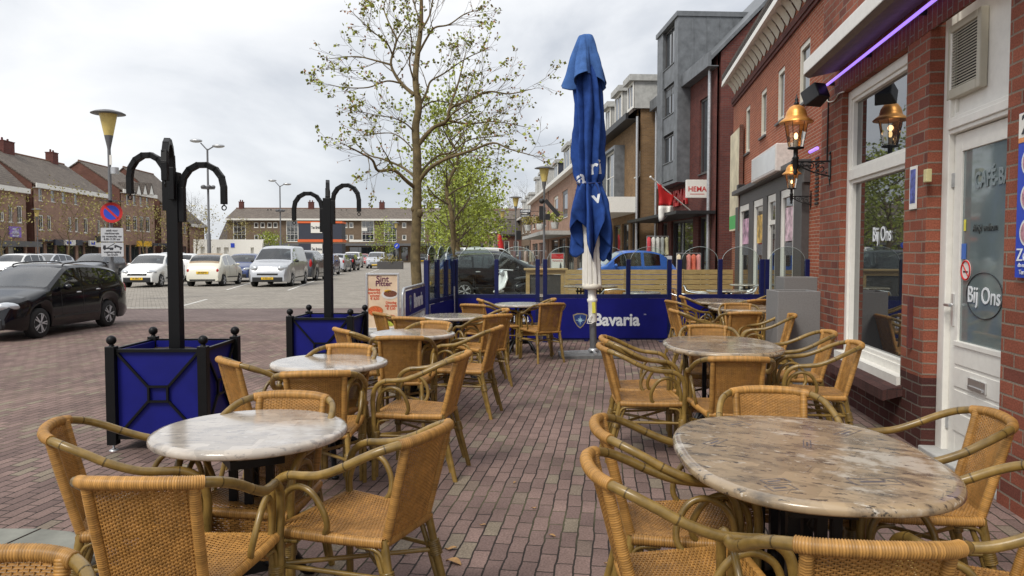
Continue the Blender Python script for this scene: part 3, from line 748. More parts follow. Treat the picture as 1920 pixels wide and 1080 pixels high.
# ---------------- pizza board ----------------
P = CP((717-960)/FPX*13.6, 13.6); t = thing('pavement_board', 'upright pavement board with a pizza and grill menu poster', 'menu board', (P.x, P.y, 0), YAW+.12)
b = MB(); w = .3
for x0, x1, z0, z1 in ((-w, -w+.035, .1, 1.13), (w-.035, w, .1, 1.13), (-w+.035, w-.035, 1.095, 1.13), (-w+.035, w-.035, .1, .135)): b.box(x0, x1, -.03, .03, z0, z1)
b.build('frame', MT['alu'], t, bevel=.004)
b = MB(); b.box(-w+.035, w-.035, -.012, .012, .135, 1.095); pz = b.build('poster', mat('warm_poster_paper', (.72, .55, .38), .5, var=.18, scale=3), t)
Fp = lambda x, z, y=-.0135: frame((x, y, z), (1, 0, 0), (0, 0, 1))
text('Sint', .15, mat('plum_ink', (.12, .02, .06), .5), pz, Fp(0, 1.02), bold=.003); text('Pitter', .13, mat('plum_ink', (.1, .01, .05)), pz, Fp(.02, .935), bold=.003)
for s_, x, z, q in (('Maandag', -.15, .83, .06), ('spareribs', -.15, .775, .06), ('schotel', -.14, .72, .06), ('€ 8,50', -.14, .665, .06), ('Dinsdag', .15, .59, .06), ('alle pizza', .15, .535, .06), ('€ 5,00', .15, .48, .06)): text(s_, q, mat('poster_red', (.6, .1, .04), .5), pz, Fp(x, z), bold=.002)
def disc(parent, nm_, x, z, rx, rz_, m, y0=-.014, n=24, th=.003):
    b = MB(); b.prism([(x+rx*cos(2*pi*i/n), z+rz_*sin(2*pi*i/n)) for i in range(n)], y0-th, y0, 'y'); return b.build(nm_, m, parent)
pl = disc(pz, 'printed_plate', .13, .74, .15, .085, mat('plate_white', (.7, .68, .64), .5)); disc(pl, 'printed_grill', .14, .755, .12, .06, mat('grilled_meat', (.18, .06, .03), .5, var=.7, scale=60), -.0175); disc(pl, 'printed_fries', .1, .80, .07, .03, mat('fries_yellow', (.7, .42, .05), .5, var=.3, scale=60), -.0175)
pl = disc(pz, 'printed_pizza', -.13, .44, .14, .095, mat('pizza_crust', (.5, .2, .06), .5)); disc(pl, 'printed_topping', -.13, .445, .122, .078, mat('pizza_red', (.6, .12, .03), .5, var=.6, scale=45), -.0175)
disc(pz, 'printed_salad', .12, .24, .14, .08, mat('salad_green', (.4, .42, .05), .5, var=.6, scale=40)); disc(pz, 'printed_burger', .14, .32, .1, .05, mat('burger_red', (.55, .12, .04), .5, var=.3))
b = MB(); b.box(-w-.02, w+.02, -.26, .26, .0, .1); b.build('base', MT['concrete'], t, bevel=.02)

# ---------------- parasol ----------------
P = gp(1113, 668); P = Vector((P.x, P.y, 0))
t = thing('folded_parasol', 'large folded blue parasol tied shut on a white mast', 'parasol', P, YAW); t.rotation_euler = (0, -.028, YAW)
b = MB(); b.lathe([(.05, .06), (.05, .66)], 16); b.build('mast', MT['greymetal'], t)
b = MB(); b.lathe([(.06, .5), (.062, .78), (.075, .80), (.075, .83), (.06, .84), (.06, 1.02)], 18); b.build('sleeve', MT['white'], t)
b = MB()
for k in range(10):
    w = 2*pi*k/10; b.bar((cos(w)*.118, sin(w)*.118, 1.02), (cos(w)*.09, sin(w)*.09, 2.1), .045, .03)
b.lathe([(.10, 1.03), (.085, 2.0)], 16); b.build('rib', MT['white'], t, bevel=.004)
b = MB(); b.lathe([(.09, .97), (.14, .98), (.145, 1.02), (.13, 1.05), (.09, 1.06)], 20); b.build('hub', MT['cream'], t)
b = MB(); b.tube([(-.02, -.075, .60), (-.075, -.085, .54), (-.09, -.085, .49), (-.03, -.085, .485), (.0, -.08, .50)], .008, 6); b.build('crank_handle', MT['white'], t)
b = MB(); b.box(-.012, .035, -.068, -.063, .63, .79); b.build('sticker', mat('yellow_sticker', (.75, .68, .08), .5), t)
b = MB(); b.box(-.5, .5, -.3, .3, .0, .055); bp = b.build('base_slab', mat('dark_base_slab', (.13, .13, .13), .7, var=.3), t, bevel=.008)
b = MB(); b.box(-.5, .5, -.02, .02, .055, .085); b.box(-.02, .02, -.3, -.021, .055, .085); b.box(-.02, .02, .021, .3, .055, .085); b.lathe([(.08, .085), (.08, .1), (.055, .12)], 14); b.build('base_cross', MT['steel'], bp)
# folded cloth: pleats round the mast
pk = [(rnd.uniform(.8, 1.2), rnd.uniform(-.2, .2), rnd.uniform(.85, 1.15)) for _ in range(9)]
def pleat(w, k, sharp):
    a = (k*w/(2*pi)) % 1.; v = .62*(1-abs(2*a-1))+.38*(.5-.5*cos(2*pi*a)); return v**sharp
def cloth(prof, n=150, k=8, tw=.25, hem=0., seed=0.):
    rows = []
    for i, (z, rad, dep) in enumerate(prof):
        row = []
        for j in range(n):
            w = 2*pi*j/n; q = pk[int(((w+.4)/(2*pi)*k)) % k]
            ph = w+tw*sin(z*1.3+seed)*.4+.08*sin(3*w+z*2)
            pv = pleat(ph+.10*sin(5*w+z*1.7), k, .8); r = rad*((1-dep)+dep*pv*q[0])*(1+.06*sin(2*w+z*3+seed)+.035*sin(7*w-z*9)+.02*sin(13*w+z*17))
            f = i/(len(prof)-1); zz = z - hem*max(0, f-.55)/.45*(pleat(ph+.2, k/2, 1.2)-.35)*q[2]
            row.append((r*cos(w)+.01*sin(z*4), r*sin(w), zz))
        rows.append(row)
    return rows
def prof(pts, n):
    S = spline([(a, b_, c) for a, b_, c in pts], n); return [tuple(v) for v in S]
b = MB(); b.grid(cloth(prof([(4.38, .1, .25), (4.15, .18, .35), (3.8, .225, .42), (3.2, .238, .48), (2.8, .24, .52), (2.6, .225, .5), (2.49, .172, .3), (2.42, .21, .4), (2.27, .275, .55), (2.06, .33, .66), (1.9, .355, .72), (1.78, .35, .76)], 6), k=9, hem=.62), True, wrapu=True)
can = b.build('canopy', MT['canopy'], t, uv=False, fix=False)
so_m = can.modifiers.new('thick', 'SOLIDIFY'); so_m.thickness = .006
b = MB(); rows = cloth(prof([(4.58, .012, 0), (4.575, .07, .05), (4.54, .105, .1), (4.35, .17, .25), (4.15, .25, .45), (4.0, .31, .6), (3.93, .34, .66)], 5), k=5, hem=.2, seed=1.2)
b.grid(rows, True, wrapu=True); o = b.build('top_flap', mat('faded_blue_canvas', (.055, .13, .34), .9, var=.25, scale=7, bump=.8, spec=.2), t, uv=False, fix=False)
so_m = o.modifiers.new('thick', 'SOLIDIFY'); so_m.thickness = .006
b = MB(); b.tube([(cos(w)*(.168+.012*cos(8*w)), sin(w)*(.168+.012*cos(8*w)), 2.49+.015*sin(w)) for w in [i*2*pi/40 for i in range(41)]], .012, 6, caps=False); b.tube([(.05, -.18, 2.49), (.09, -.2, 2.4), (.1, -.22, 2.3)], .008, 5); b.build('tie_strap', mat('dark_blue_strap', (.015, .03, .12), .7), t)
# printed letters draped on the cloth
bv = BVHTree.FromPolygons([v.co.copy() for v in can.data.vertices], [tuple(p.vertices) for p in can.data.polygons])
def drape(s, size, x, z, rot):
    o = text(s, size, MT['letter'], can, Matrix.Identity(4), bold=.006, ext=0)
    bm = bmesh.new(); bm.from_mesh(o.data); bmesh.ops.triangulate(bm, faces=bm.faces)
    for _ in range(5): bmesh.ops.subdivide_edges(bm, edges=[e for e in bm.edges if e.calc_length() > .007], cuts=1); bmesh.ops.triangulate(bm, faces=bm.faces)
    for v in bm.verts:
        a, c = v.co.x, v.co.y; px_, pz_ = x+a*cos(rot)-c*sin(rot), z+a*sin(rot)+c*cos(rot)
        hit = bv.ray_cast(Vector((px_, -1, pz_)), Vector((0, 1, 0)))[0]
        v.co = (px_, (hit.y if hit else -.2)-.013, pz_)
    bm.to_mesh(o.data); bm.free()
drape('ri', .3, .075, 2.7, .08); drape('a', .27, -.13, 2.56, .1); drape('v', .24, .07, 2.27, .2)
# ---------------- walls, windows, houses ----------------
def wall_front(b, x0, x1, z0, z1, ops, rev=.12, y=0.):
    "facade in the plane y with real openings and reveals; front towards -y"
    xs = sorted({x0, x1, *[o[0] for o in ops], *[o[1] for o in ops]}); zs = sorted({z0, z1, *[o[2] for o in ops], *[o[3] for o in ops]})
    xs = [x for x in xs if x0 <= x <= x1]; zs = [z for z in zs if z0 <= z <= z1]
    for a, c in zip(xs, xs[1:]):
        for d, e in zip(zs, zs[1:]):
            mx, mz = (a+c)/2, (d+e)/2
            if any(o[0] < mx < o[1] and o[2] < mz < o[3] for o in ops): continue
            b.add([(a, y, d), (c, y, d), (c, y, e), (a, y, e)], [(0, 1, 2, 3)])
    for o in ops:
        a, c, d, e = o[:4]; r = y+rev; d = max(d, z0); e = min(e, z1)
        if e <= d: continue
        b.add([(a, y, d), (a, y, e), (a, r, e), (a, r, d)], [(0, 1, 2, 3)]); b.add([(c, y, d), (c, r, d), (c, r, e), (c, y, e)], [(0, 1, 2, 3)])
        b.add([(a, y, e), (c, y, e), (c, r, e), (a, r, e)], [(0, 1, 2, 3)]) if o[3] <= z1 else None; b.add([(a, y, d), (a, r, d), (c, r, d), (c, y, d)], [(0, 1, 2, 3)]) if o[2] >= z0 else None
def window(parent, a, c, d, e, y=.07, fw=.06, nx=1, nz=1, m='white', gm='winglass', zsplit=None, depth=.06, name='window', sill=True, sm='concrete', bar=.04):
    b = MB()
    b.box(a, a+fw, y, y+depth, d, e); b.box(c-fw, c, y, y+depth, d, e); b.box(a+fw, c-fw, y, y+depth, d, d+fw); b.box(a+fw, c-fw, y, y+depth, e-fw, e)
    zs = zsplit if zsplit else [d+(e-d)*i/nz for i in range(1, nz)]
    for i in range(1, nx):
        x = a+(c-a)*i/nx; b.box(x-bar/2, x+bar/2, y+.004, y+depth-.004, d+fw, e-fw)
    for z in zs:
        b.box(a+fw, c-fw, y+.006, y+depth-.006, z-bar/2, z+bar/2)
    o = b.build(name, MT[m], parent)
    g = MB(); g.box(a+fw*.5, c-fw*.5, y+depth*.5, y+depth*.5+.008, d+fw*.5, e-fw*.5); g.build('pane', MT[gm], o)
    if sill:
        s = MB(); s.box(a-.04, c+.04, -.05, y, d-.05, d-.002); s.build('sill', MT[sm], o)
    return o
def house(name, label, cat, loc, rz, W, D, He, Hr, wm, gm, rm, wins=(), grounds=(), group=None, eave='white', eh=.28, chim=(), rov=.35, z0=0, side=True, ridge_y=.5):
    t = thing(name, label, cat, loc, rz, group)
    b = MB(); ops = [(w['x']-w['w']/2, w['x']+w['w']/2, w['z'], w['z']+w['h']) for w in wins]
    gops = [(g[0], g[1], g[2], g[3]) for g in grounds]
    wall_front(b, 0, W, z0, He, ops+gops)
    b.build('front_wall', MT[wm], t, fix=False)
    ry = D*ridge_y
    if side:
        b = MB()
        for x in (0, W): b.prism([(0.13, z0), (D, z0), (D, He), (ry, Hr), (0.13, He+.1)], x-.001 if x == 0 else x-.2, x+.2 if x == 0 else x+.001, 'x')
        b.box(.2, W-.2, D-.2, D, z0, He); b.build('gable_wall', MT[gm], t)
    b = MB(); sl = (Hr-He)/ry
    th = .16
    b.prism([(-rov, He-rov*sl+.05), (ry, Hr+.05), (ry, Hr+.05+th), (-rov, He-rov*sl+.05+th)], -.12, W+.12, 'x')
    sl2 = (Hr-He)/(D-ry); b.prism([(ry, Hr+.05), (D+.3, He-.3*sl2+.05), (D+.3, He-.3*sl2+.05+th), (ry, Hr+.05+th)], -.12, W+.12, 'x')
    r = b.build('roof', MT[rm], t)
    b = MB(); b.tube([(-.13, ry, Hr+th+.06), (W+.13, ry, Hr+th+.06)], .11, 8); b.build('ridge_cap', MT['ridge' if rm == 'roof' else rm], r)
    for cx, cw in chim:
        b = MB(); b.box(cx-cw/2, cx+cw/2, ry-.45, ry+.45, Hr-.5, Hr+1.25); b.box(cx-cw/2-.05, cx+cw/2+.05, ry-.5, ry+.5, Hr+1.25, Hr+1.35)
        b.lathe([(.12, Hr+1.35), (.1, Hr+1.7)], 8, (cx-cw*.25, ry, 0)); b.lathe([(.12, Hr+1.35), (.1, Hr+1.65)], 8, (cx+cw*.25, ry, 0)); b.build('chimney', MT['brickhema'], r)
    if eave:
        b = MB(); ez = He-rov*sl; b.box(-.14, W+.14, -rov-.1, -rov+.02, ez-eh*.3, ez+eh*.7); b.box(-.14, W+.14, -rov+.02, -.002, ez-eh*.3, ez-eh*.3+.03); b.build('eaves_board', MT[eave], r)
    for w in wins:
        window(t, w['x']-w['w']/2, w['x']+w['w']/2, w['z'], w['z']+w['h'], nx=w.get('nx', 1), nz=w.get('nz', 1), m=w.get('m', 'white'), fw=w.get('fw', .07), sill=w.get('sill', True), sm=w.get('sm', 'white'), zsplit=w.get('zs'))
    for g in grounds:
        a, c, d, e = g[:4]; kind = g[4] if len(g) > 4 else 'shop'
        o = window(t, a, c, d, e, y=.1, fw=.08, nx=max(1, int((c-a)/1.3)), m=g[5] if len(g) > 5 else 'darkframe', sill=False, name='shop_window')
    return t
def win(x, z, w, h, **k): return dict(x=x, z=z, w=w, h=h, **k)

# ---------------- the cafe (local x = -Y, local y = +X) ----------------
WX = 2.3
def cy_(px, py=476, X=WX): return wx(px, py, X).y
def cz_(px, py, X=WX): return wx(px, py, X).z
CAF = thing('cafe_building', 'red brick cafe with a large window, white door and awning box', 'building', (WX, 0, 0), -pi/2)
YE, YS = 8.82, 2.0
b = MB()
W0, W1 = -8.07, -6.36           # window
D0, D1 = -5.93, -4.74           # door
ZW0, ZW1 = .47, 3.12
wall_front(b, -YE, -YS, .55, 7.2, [(W0, W1, ZW0, ZW1), (D0, D1, 0, 3.75)], rev=.16)
b.add([(-YE, 0, 0.55), (-YE, 1.6, 0.55), (-YE, 1.6, 7.2), (-YE, 0, 7.2)], [(0, 1, 2, 3)])
b.build('brick_wall', MT['brickcafe'], CAF, fix=False)
b = MB(); wall_front(b, -YE, -YS, 0, .55, [(W0, W1, ZW0, ZW1), (D0, D1, 0, 3.75)], rev=.16)
b.add([(-YE, 0, 0), (-YE, 1.6, 0), (-YE, 1.6, .55), (-YE, 0, .55)], [(0, 1, 2, 3)]); b.build('plinth', MT['brickdark'], CAF, fix=False)
# soldier course above the window and door
b = MB(); b.box(W0-.12, D1+.1, -.004, .02, ZW1+.001, ZW1+.22)
b.build('soldier_course', brick('soldier_brick', (.2, .055, .035), (.15, .04, .03), (.2, .16, .13), .235, .083, .012, rot=pi/2, big=.2), CAF)
# pilaster at the right, proud of the wall
b = MB(); b.box(-4.735, -YS, -.03, .0, .0, 7.2); b.build('pier', MT['brickcafe'], CAF)
# sloping brick window sill
b = MB(); b.prism([(-.15, .30), (.10, .37), (.10, .45), (-.15, .385)], W0-.05, W1+.06, 'x')
b.build('brick_sill', brick('sill_brick', (.085, .04, .035), (.06, .03, .027), (.04, .03, .028), .075, .4, .006, bump=.8, big=.2), CAF)
# big cafe window
zm = 2.27
b = MB(); y = .06; fw = .075; W0 += .003; W1 -= .003; ZW1 -= .003
b.box(W0, W0+fw, y, y+.09, ZW0, ZW1); b.box(W1-fw, W1, y, y+.09, ZW0, ZW1); b.box(W0+fw, W1-fw, y, y+.09, ZW0, ZW0+.09); b.box(W0+fw, W1-fw, y, y+.09, ZW1-.085, ZW1); b.box(W0+fw, W1-fw, y-.008, y+.086, zm-.05, zm+.05)
i_ = .035
for a, c, d, e in ((W0+fw, W1-fw, ZW0+.09, zm-.05), (W0+fw, W1-fw, zm+.05, ZW1-.085)):
    b.box(a, a+i_, y+.02, y+.08, d, e); b.box(c-i_, c, y+.02, y+.08, d, e); b.box(a+i_, c-i_, y+.02, y+.08, d, d+i_); b.box(a+i_, c-i_, y+.02, y+.08, e-i_, e)
o = b.build('window', MT['white'], CAF, bevel=.004)
mir = mat('reflective_cafe_glass', (.02, .024, .026), .015, var=.2, spec=1., ior=2.3)
g = MB(); g.box(W0+fw, W1-fw, y+.06, y+.066, ZW0+.09, zm-.05); lp = g.build('pane', mir, o)
g = MB(); g.box(W0+fw, W1-fw, y+.06, y+.066, zm+.05, ZW1-.085); g.build('pane', mir, o)
g = MB(); g.box(W0-.01, W1+.01, -.03, y-.002, ZW0-.055, ZW0+.02); g.build('sill', MT['white'], o)
def wl(parent, s, size, px, py, X, m, sx=1., bold=.004):
    P = wx(px, py, X); return text(s, size, m, parent, frame((-P.y, X-WX-.004, P.z), (1, 0, 0), (0, 0, 1)), sx=sx, bold=bold)
wl(lp, 'Bij Ons', .19, 1654, 440, WX+.118, MT['letter'], .85, .001)
# door set
DY = .13; DX = WX+DY
t = CAF
b = MB(); fw = .11; zt = 2.34
b.box(D0+.003, D0+fw, DY-.03, DY+.09, 0, 3.747); b.box(D1-.1, D1-.003, DY-.03, DY+.09, 0, 3.75); b.box(D0+fw, D1-.1, DY-.03, DY+.09, zt, zt+.12); b.box(D0+fw, D1-.1, DY-.03, DY+.09, 3.64, 3.75)
b.box(D0+fw, D1-.1, DY-.045, DY-.03, zt+.03, zt+.09); fr = b.build('door_frame', MT['white'], CAF, bevel=.006)
b = MB(); b.box(D0+fw, D1-.1, DY+.02, DY+.05, zt+.12, 3.64); pn = b.build('transom_panel', MT['white'], fr)
b = MB(); x0, x1, z0, z1 = D0+fw+.0, D1-.1, zt+.12, 3.64
for a, c, d, e in ((x0, x0+.03, z0, z1), (x1-.03, x1, z0, z1), (x0+.03, x1-.03, z0, z0+.03), (x0+.03, x1-.03, z1-.03, z1)): b.box(a, c, DY, DY+.019, d, e)
b.build('moulding', MT['white'], pn)
# ventilation grille in the transom
gx0, gx1, gz0, gz1 = -cy_(1786, 100, DX), -cy_(1848, 100, DX), cz_(1790, 187, DX), cz_(1790, 50, DX)
gx0, gx1 = min(gx0, gx1), max(gx0, gx1)
b = MB(); f = .055
for a, c, d, e in ((gx0, gx0+f*.6, gz0, gz1), (gx1-f, gx1, gz0, gz1), (gx0+f*.6, gx1-f, gz0, gz0+f*1.3), (gx0+f*.6, gx1-f, gz1-f, gz1)): b.box(a, c, DY-.035, DY+.018, d, e)
vg = b.build('vent_grille', mat('beige_grille', (.48, .45, .36), .5, var=.05), pn, bevel=.008)
b = MB(); n = 20
for i in range(n):
    z = gz0+f*1.3+(gz1-gz0-f*2.3)*(i+.5)/n; b.box(gx0+f*.6, gx1-f, DY-.024, DY-.018, z-.0035, z+.0035)
b.build('slat', mat('beige_grille', (.48, .45, .36)), vg)
b = MB(); b.box(gx0+f*.5, gx1-f*.9, DY+.0, DY+.015, gz0+f, gz1-f*.8); b.build('dark_duct', MT['asph'], vg)
# door leaf
lx0, lx1 = D0+fw+.006, D1-.105
gz_0, gz_1 = cz_(1797, 640, DX), cz_(1797, 285, DX); ga, gb = lx0+.115, lx1-.09
b = MB(); b.box(lx0, ga, DY+.01, DY+.06, .04, zt-.006); b.box(gb, lx1, DY+.01, DY+.06, .04, zt-.006); b.box(ga, gb, DY+.01, DY+.06, gz_1, zt-.006); b.box(ga, gb, DY+.01, DY+.06, .04, gz_0)
for i in range(1, 5): b.box(ga-.02, gb+.02, DY+.003, DY+.01, .04+(gz_0-.06)*i/5+.012, .04+(gz_0-.06)*(i+1)/5-.012)
b.box(ga-.02, gb+.02, DY-.008, DY+.01, gz_0-.035, gz_0)
dr = b.build('door', MT['white'], CAF, bevel=.005)
b = MB(); b.box(ga-.01, gb+.01, DY+.025, DY+.033, gz_0-.01, gz_1+.01); dg = b.build('door_pane', MT['frost'], dr)
XG = DX+.024
def dl(s, size, px, py, m, sx=1., bold=.004): return wl(dg, s, size, px, py, XG, m, sx, bold)
dl('CAFÉ-BAR', .15, 1866, 333, mat('etched_lettering', (.22, .27, .285), .3), .8, .004); dl('Altijd welkom', .07, 1848, 427, mat('grey_lettering', (.05, .06, .06), .4), .85, 0); dl('Bij Ons', .16, 1845, 556, MT['letter'], .95, .001); RG = (cy_(1811, 555, XG)-cy_(1879, 555, XG))/2
P = wx(1845, 555, XG); b = MB(); b.tube([(-P.y+cos(w)*RG, P.x-WX-.003, P.z+sin(w)*.155) for w in [i*2*pi/48 for i in range(49)]], .003, 5, caps=False); b.build('ring_mark', MT['darkletter'], dg)
P = wx(1812, 507, XG); b = MB(); n = 24
b.prism([(-P.y+cos(2*pi*i/n)*.075, P.z+sin(2*pi*i/n)*.075) for i in range(n)], XG-WX-.004, XG-WX-.002, 'y'); sg = b.build('no_smoking_sticker', MT['white'], dg)
b = MB(); b.tube([(-P.y+cos(w)*.066, XG-WX-.005, P.z+sin(w)*.066) for w in [i*2*pi/24 for i in range(25)]], .007, 5, caps=False); b.bar((-P.y-.046, XG-WX-.006, P.z+.046), (-P.y+.046, XG-WX-.006, P.z-.046), .008, .003); b.build('red_ring', MT['red'], sg)
b = MB(); b.bar((-P.y-.035, XG-WX-.0045, P.z-.01), (-P.y+.03, XG-WX-.0045, P.z-.01), .004, .012); b.build('cigarette_mark', MT['darkletter'], sg)
P = wx(1808, 470, XG); b = MB(); b.box(-P.y-.035, -P.y+.035, XG-WX-.004, XG-WX-.002, P.z-.06, P.z+.05); b.build('blue_sticker', mat('blue_sticker', (.05, .15, .5), .5), dg)
P = wx(1810, 425, XG); b = MB(); b.box(-P.y-.015, -P.y+.015, XG-WX-.004, XG-WX-.002, P.z-.03, P.z+.05); b.build('yellow_sticker', mat('yellow_sticker', (.75, .68, .08)), dg)
# letterbox and handle
P = wx(1834, 724, DX+.003); b = MB(); b.box(-P.y-.12, -P.y+.12, DY-.012, DY+.002, P.z-.04, P.z+.04); lbx = b.build('letterbox', MT['alu'], dr, bevel=.003)
b = MB(); b.box(-P.y-.1, -P.y+.1, DY-.022, DY-.012, P.z-.03, P.z-.012); b.build('letterbox_flap', MT['alu'], lbx)
P = wx(1772, 572, DX); b = MB(); b.box(lx0+.03, lx0+.065, DY-.004, DY+.01, P.z-.14, P.z+.09); b.tube([(lx0+.048, DY, P.z+.01), (lx0+.048, DY-.05, P.z+.01), (lx0+.14, DY-.055, P.z+.01)], .011, 8); b.build('handle', MT['alu'], dr)
for px, py in ((1777, 340), (1777, 790)):
    P = wx(px, py, DX); b = MB(); b.box(lx0-.014, lx0+.012, DY-.006, DY+.01, P.z-.05, P.z+.05); b.build('hinge', MT['steel'], dr)
b = MB(); b.box(D0, D1, -.02, .3, .0, .045); b.build('doorstep', MT['concrete'], CAF, bevel=.01)
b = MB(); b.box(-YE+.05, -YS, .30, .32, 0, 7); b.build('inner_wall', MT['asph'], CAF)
b = MB(); b.box(-YE, -YS, 1.6, 1.8, 0, 7.2); b.box(-YE, -YS, 0.02, 1.6, 7.2, 7.3); b.build('rear_wall', MT['brickcafe'], CAF)
# things on the cafe wall
t = thing('awning_box', 'long white awning cassette fixed above the cafe window', 'awning', (0, 0, 0))
ya = cy_(1506, 142, 1.95); za = cz_(1506, 142, 1.95)
b = MB(); b.prism([(1.95, za), (1.95, za+.14), (2.02, za+.17), (2.2, za+.17), (2.2, za+.12)], ya, 3.2, 'y'); b.build('cassette', MT['white'], t, bevel=.01)
b = MB(); b.prism([(1.955, za-.004), (2.199, za+.112), (2.285, za+.112), (2.285, za+.03), (2.0, za-.03)], ya-.01, 3.2, 'y'); b.build('front_rail', mat('brown_awning_underside', (.16, .12, .1), .6), t)
for y in (ya-.3, 6.9, 5.2): b = MB(); b.box(2.12, 2.295, y-.03, y+.03, za+.172, za+.24); b.build('bracket', MT['darkframe'], t)
b = MB(); yn = cy_(1551, 159, 2.24); zn = cz_(1551, 159, 2.24); b.tube([(2.24, yn, zn), (2.24, 3.4, zn)], .014, 8); n_ = thing('neon_tube', 'violet neon tube running along the wall under the awning box', 'light'); b.build('tube', MT['neon'], n_)
for y in (yn-.05, yn-1.2, yn-2.4): b = MB(); b.box(2.245, 2.298, y-.012, y+.012, zn-.02, zn+.02); b.build('clip', MT['plastic'], n_)
P = wx(1530, 178, 2.08); t = thing('loudspeaker', 'black outdoor loudspeaker tilted under the end of the awning box', 'loudspeaker', P, .5); t.scale = (.76,)*3
b = MB(); Mx = Matrix.Rotation(-.45, 4, 'X'); b.prism([(-.1, -.13), (.1, -.13), (.14, .12), (-.14, .12)], -.11, .11, 'z', Mx); b.build('case', MT['plastic'], t, bevel=.012)
b = MB(); b.box(-.085, .085, -.137, -.131, -.09, .09, Mx); b.build('grille', MT['iron'], t); b = MB(); b.bar((0, .1, 0), (.22, .16, .05), .03, .02); b.build('bracket', MT['steel'], t)
cb = MB(); P0 = wx(1552, 168, 2.29); P1 = wx(1582, 172, 2.29)
cb.tube(spline([P0, P0+Vector((0, 0, -.12)), P0.lerp(P1, .4)+Vector((0, 0, -.11)), P0.lerp(P1, .7)+Vector((0, 0, -.03)), P1], 5), .007, 5); tag(cb.build('pale_cable', MT['cream']), 'short white cable sagging from the loudspeaker to the cafe window', 'cable')
cb = MB(); y = cy_(1553, 200, 2.292); cb.tube([(2.292, y, cz_(1553, 180, 2.292)), (2.292, y+.01, cz_(1553, 300, 2.292))], .008, 5); tag(cb.build('black_cable', MT['plastic']), 'thin black cable running down the brick above the front lantern', 'cable')
# lanterns
def lantern():
    t = thing('wall_lantern', 'x', 'wall lamp', group='copper hooded lanterns on scroll brackets'); ir = MT['iron']
    # origin at the wall plate; arm towards -x ; lamp axis at x=-.36
    ax = -.36
    b = MB(); b.box(-.012, 0, -.035, .035, -.13, .12); b.prism([(-.012, .13), (0, .13), (0, .17), (-.02, .15)], -.02, .02, 'y'); b.prism([(-.0, -.13), (-.015, -.13), (-.002, -.21)], -.012, .012, 'y')
    b.bar((-.01, 0, .06), (ax, 0, .06), .018, .018); b.bar((-.01, 0, -.1), (-.16, 0, -.06), .016, .014); b.tube(spline([(-.16, 0, -.06), (-.25, 0, -.02), (ax+.02, 0, .03)], 5), .009, 6)
    for cx, cz, r0, s in ((-.095, -.015, .062, 1), (-.205, .012, .042, -1), (-.29, .028, .024, 1)):
        pts = []
        for i in range(30):
            w = i/29*4.2*pi*.62; r = r0*(1-i/29*.85); pts.append((cx+s*r*cos(w+1), 0, cz+r*sin(w+1)))
        b.tube(pts, .0065, 5)
    for x, z in ((-.04, -.06), (-.15, .03), (-.25, .02)): b.sph((x, 0, z), .012, 8, 5)
    b.build('bracket', ir, t)
    b = MB(); b.lathe([(.015, -.08), (.026, -.05), (.016, -.03), (.03, .0), (.03, .09), (.038, .1), (.024, .12), (.024, .19), (.085, .20), (.085, .215), (.06, .22)], 16, (ax, 0, 0)); b.build('socket', ir, t)
    b = MB(); b.lathe([(.075, .222), (.122, .49)], 6, (ax, 0, 0), smooth=False, cap=False); b.build('glass', MT['lampglass'], t, fix=False)
    b = MB()
    for i in range(6): w = 2*pi*i/6; b.tube([(ax+cos(w)*.077, sin(w)*.077, .222), (ax+cos(w)*.124, sin(w)*.124, .49)], .0035, 5)
    b.build('glazing_bar', ir, t)
    b = MB(); b.lathe([(.175, .475), (.178, .482), (.15, .51), (.115, .535), (.11, .56), (.1, .60), (.07, .645), (.045, .66), (.03, .665)], 28, (ax, 0, 0)); h = b.build('hood', MT['brass'], t)
    b = MB(); b.lathe([(.02, .665), (.028, .69), (.012, .705), (.022, .725), (.01, .74), (.004, .78)], 12, (ax, 0, 0)); b.build('finial', ir, h)
    b = MB(); b.lathe([(.02, .22), (.02, .29), (.024, .3)], 10, (ax, 0, 0)); b.build('candle', MT['cream'], t)
    b = MB(); b.sph((ax, 0, .335), (.02, .02, .036), 10, 8); b.build('bulb', MT['bulb'], t)
    return t
ln = lantern(); P = wx(1557, 313, 2.3); ln.location = P; ln['label'] = 'large copper hooded lantern on a black scroll bracket beside the cafe window'
lamp_l = bpy.data.lights.new('lantern_glow', 'POINT'); lamp_l.energy = .15; lamp_l.color = (1, .6, .28); lamp_l.shadow_soft_size = .03
OX = 3.7
P = wx(1521, 374, OX); dup(ln, P, 0, 'smaller looking copper hooded lantern on the set-back wall beside the shop front')
for q in (ln,):
    for px, X in ((1557, 2.3), (1521, OX)):
        pass
for px, py, X in ((1557, 313, 2.3), (1521, 374, OX)):
    lo = bpy.data.objects.new('lantern_glow', lamp_l); COL.objects.link(lo); P = wx(px, py, X); lo.location = (P.x-.36, P.y, P.z+.4)
# posters and signs on the cafe
P = wx(1712, 352, 2.29); t = thing('wall_poster', 'narrow blue and white poster on the brick pillar left of the door', 'poster', P, -pi/2)
b = MB(); b.box(-.065, .065, -.002, .006, -.165, .165); p = b.build('sheet', MT['white'], t); b = MB(); b.box(-.05, .05, -.004, -.002, -.12, .14); b.build('print', mat('poster_print_blue', (.08, .1, .32), .5, var=.9, scale=22), p)
P = wx(1708, 690, 2.3); b = MB(); b.box(2.27, 2.298, P.y-.02, P.y+.02, .75, 1.15); tag(b.build('wall_bracket', mat('rusty_red_bracket', (.12, .03, .025), .6)), 'dark red vertical metal bracket on the brick left of the door frame', 'bracket')
P = wx(1745, 330, 2.3); b = MB(); b.box(2.26, 2.298, P.y-.03, P.y+.03, P.z-.045, P.z+.05); tag(b.build('door_sensor', mat('yellowed_plastic', (.55, .5, .25), .5), bevel=.005), 'small yellowed plastic box at the edge of the door frame', 'bell box')
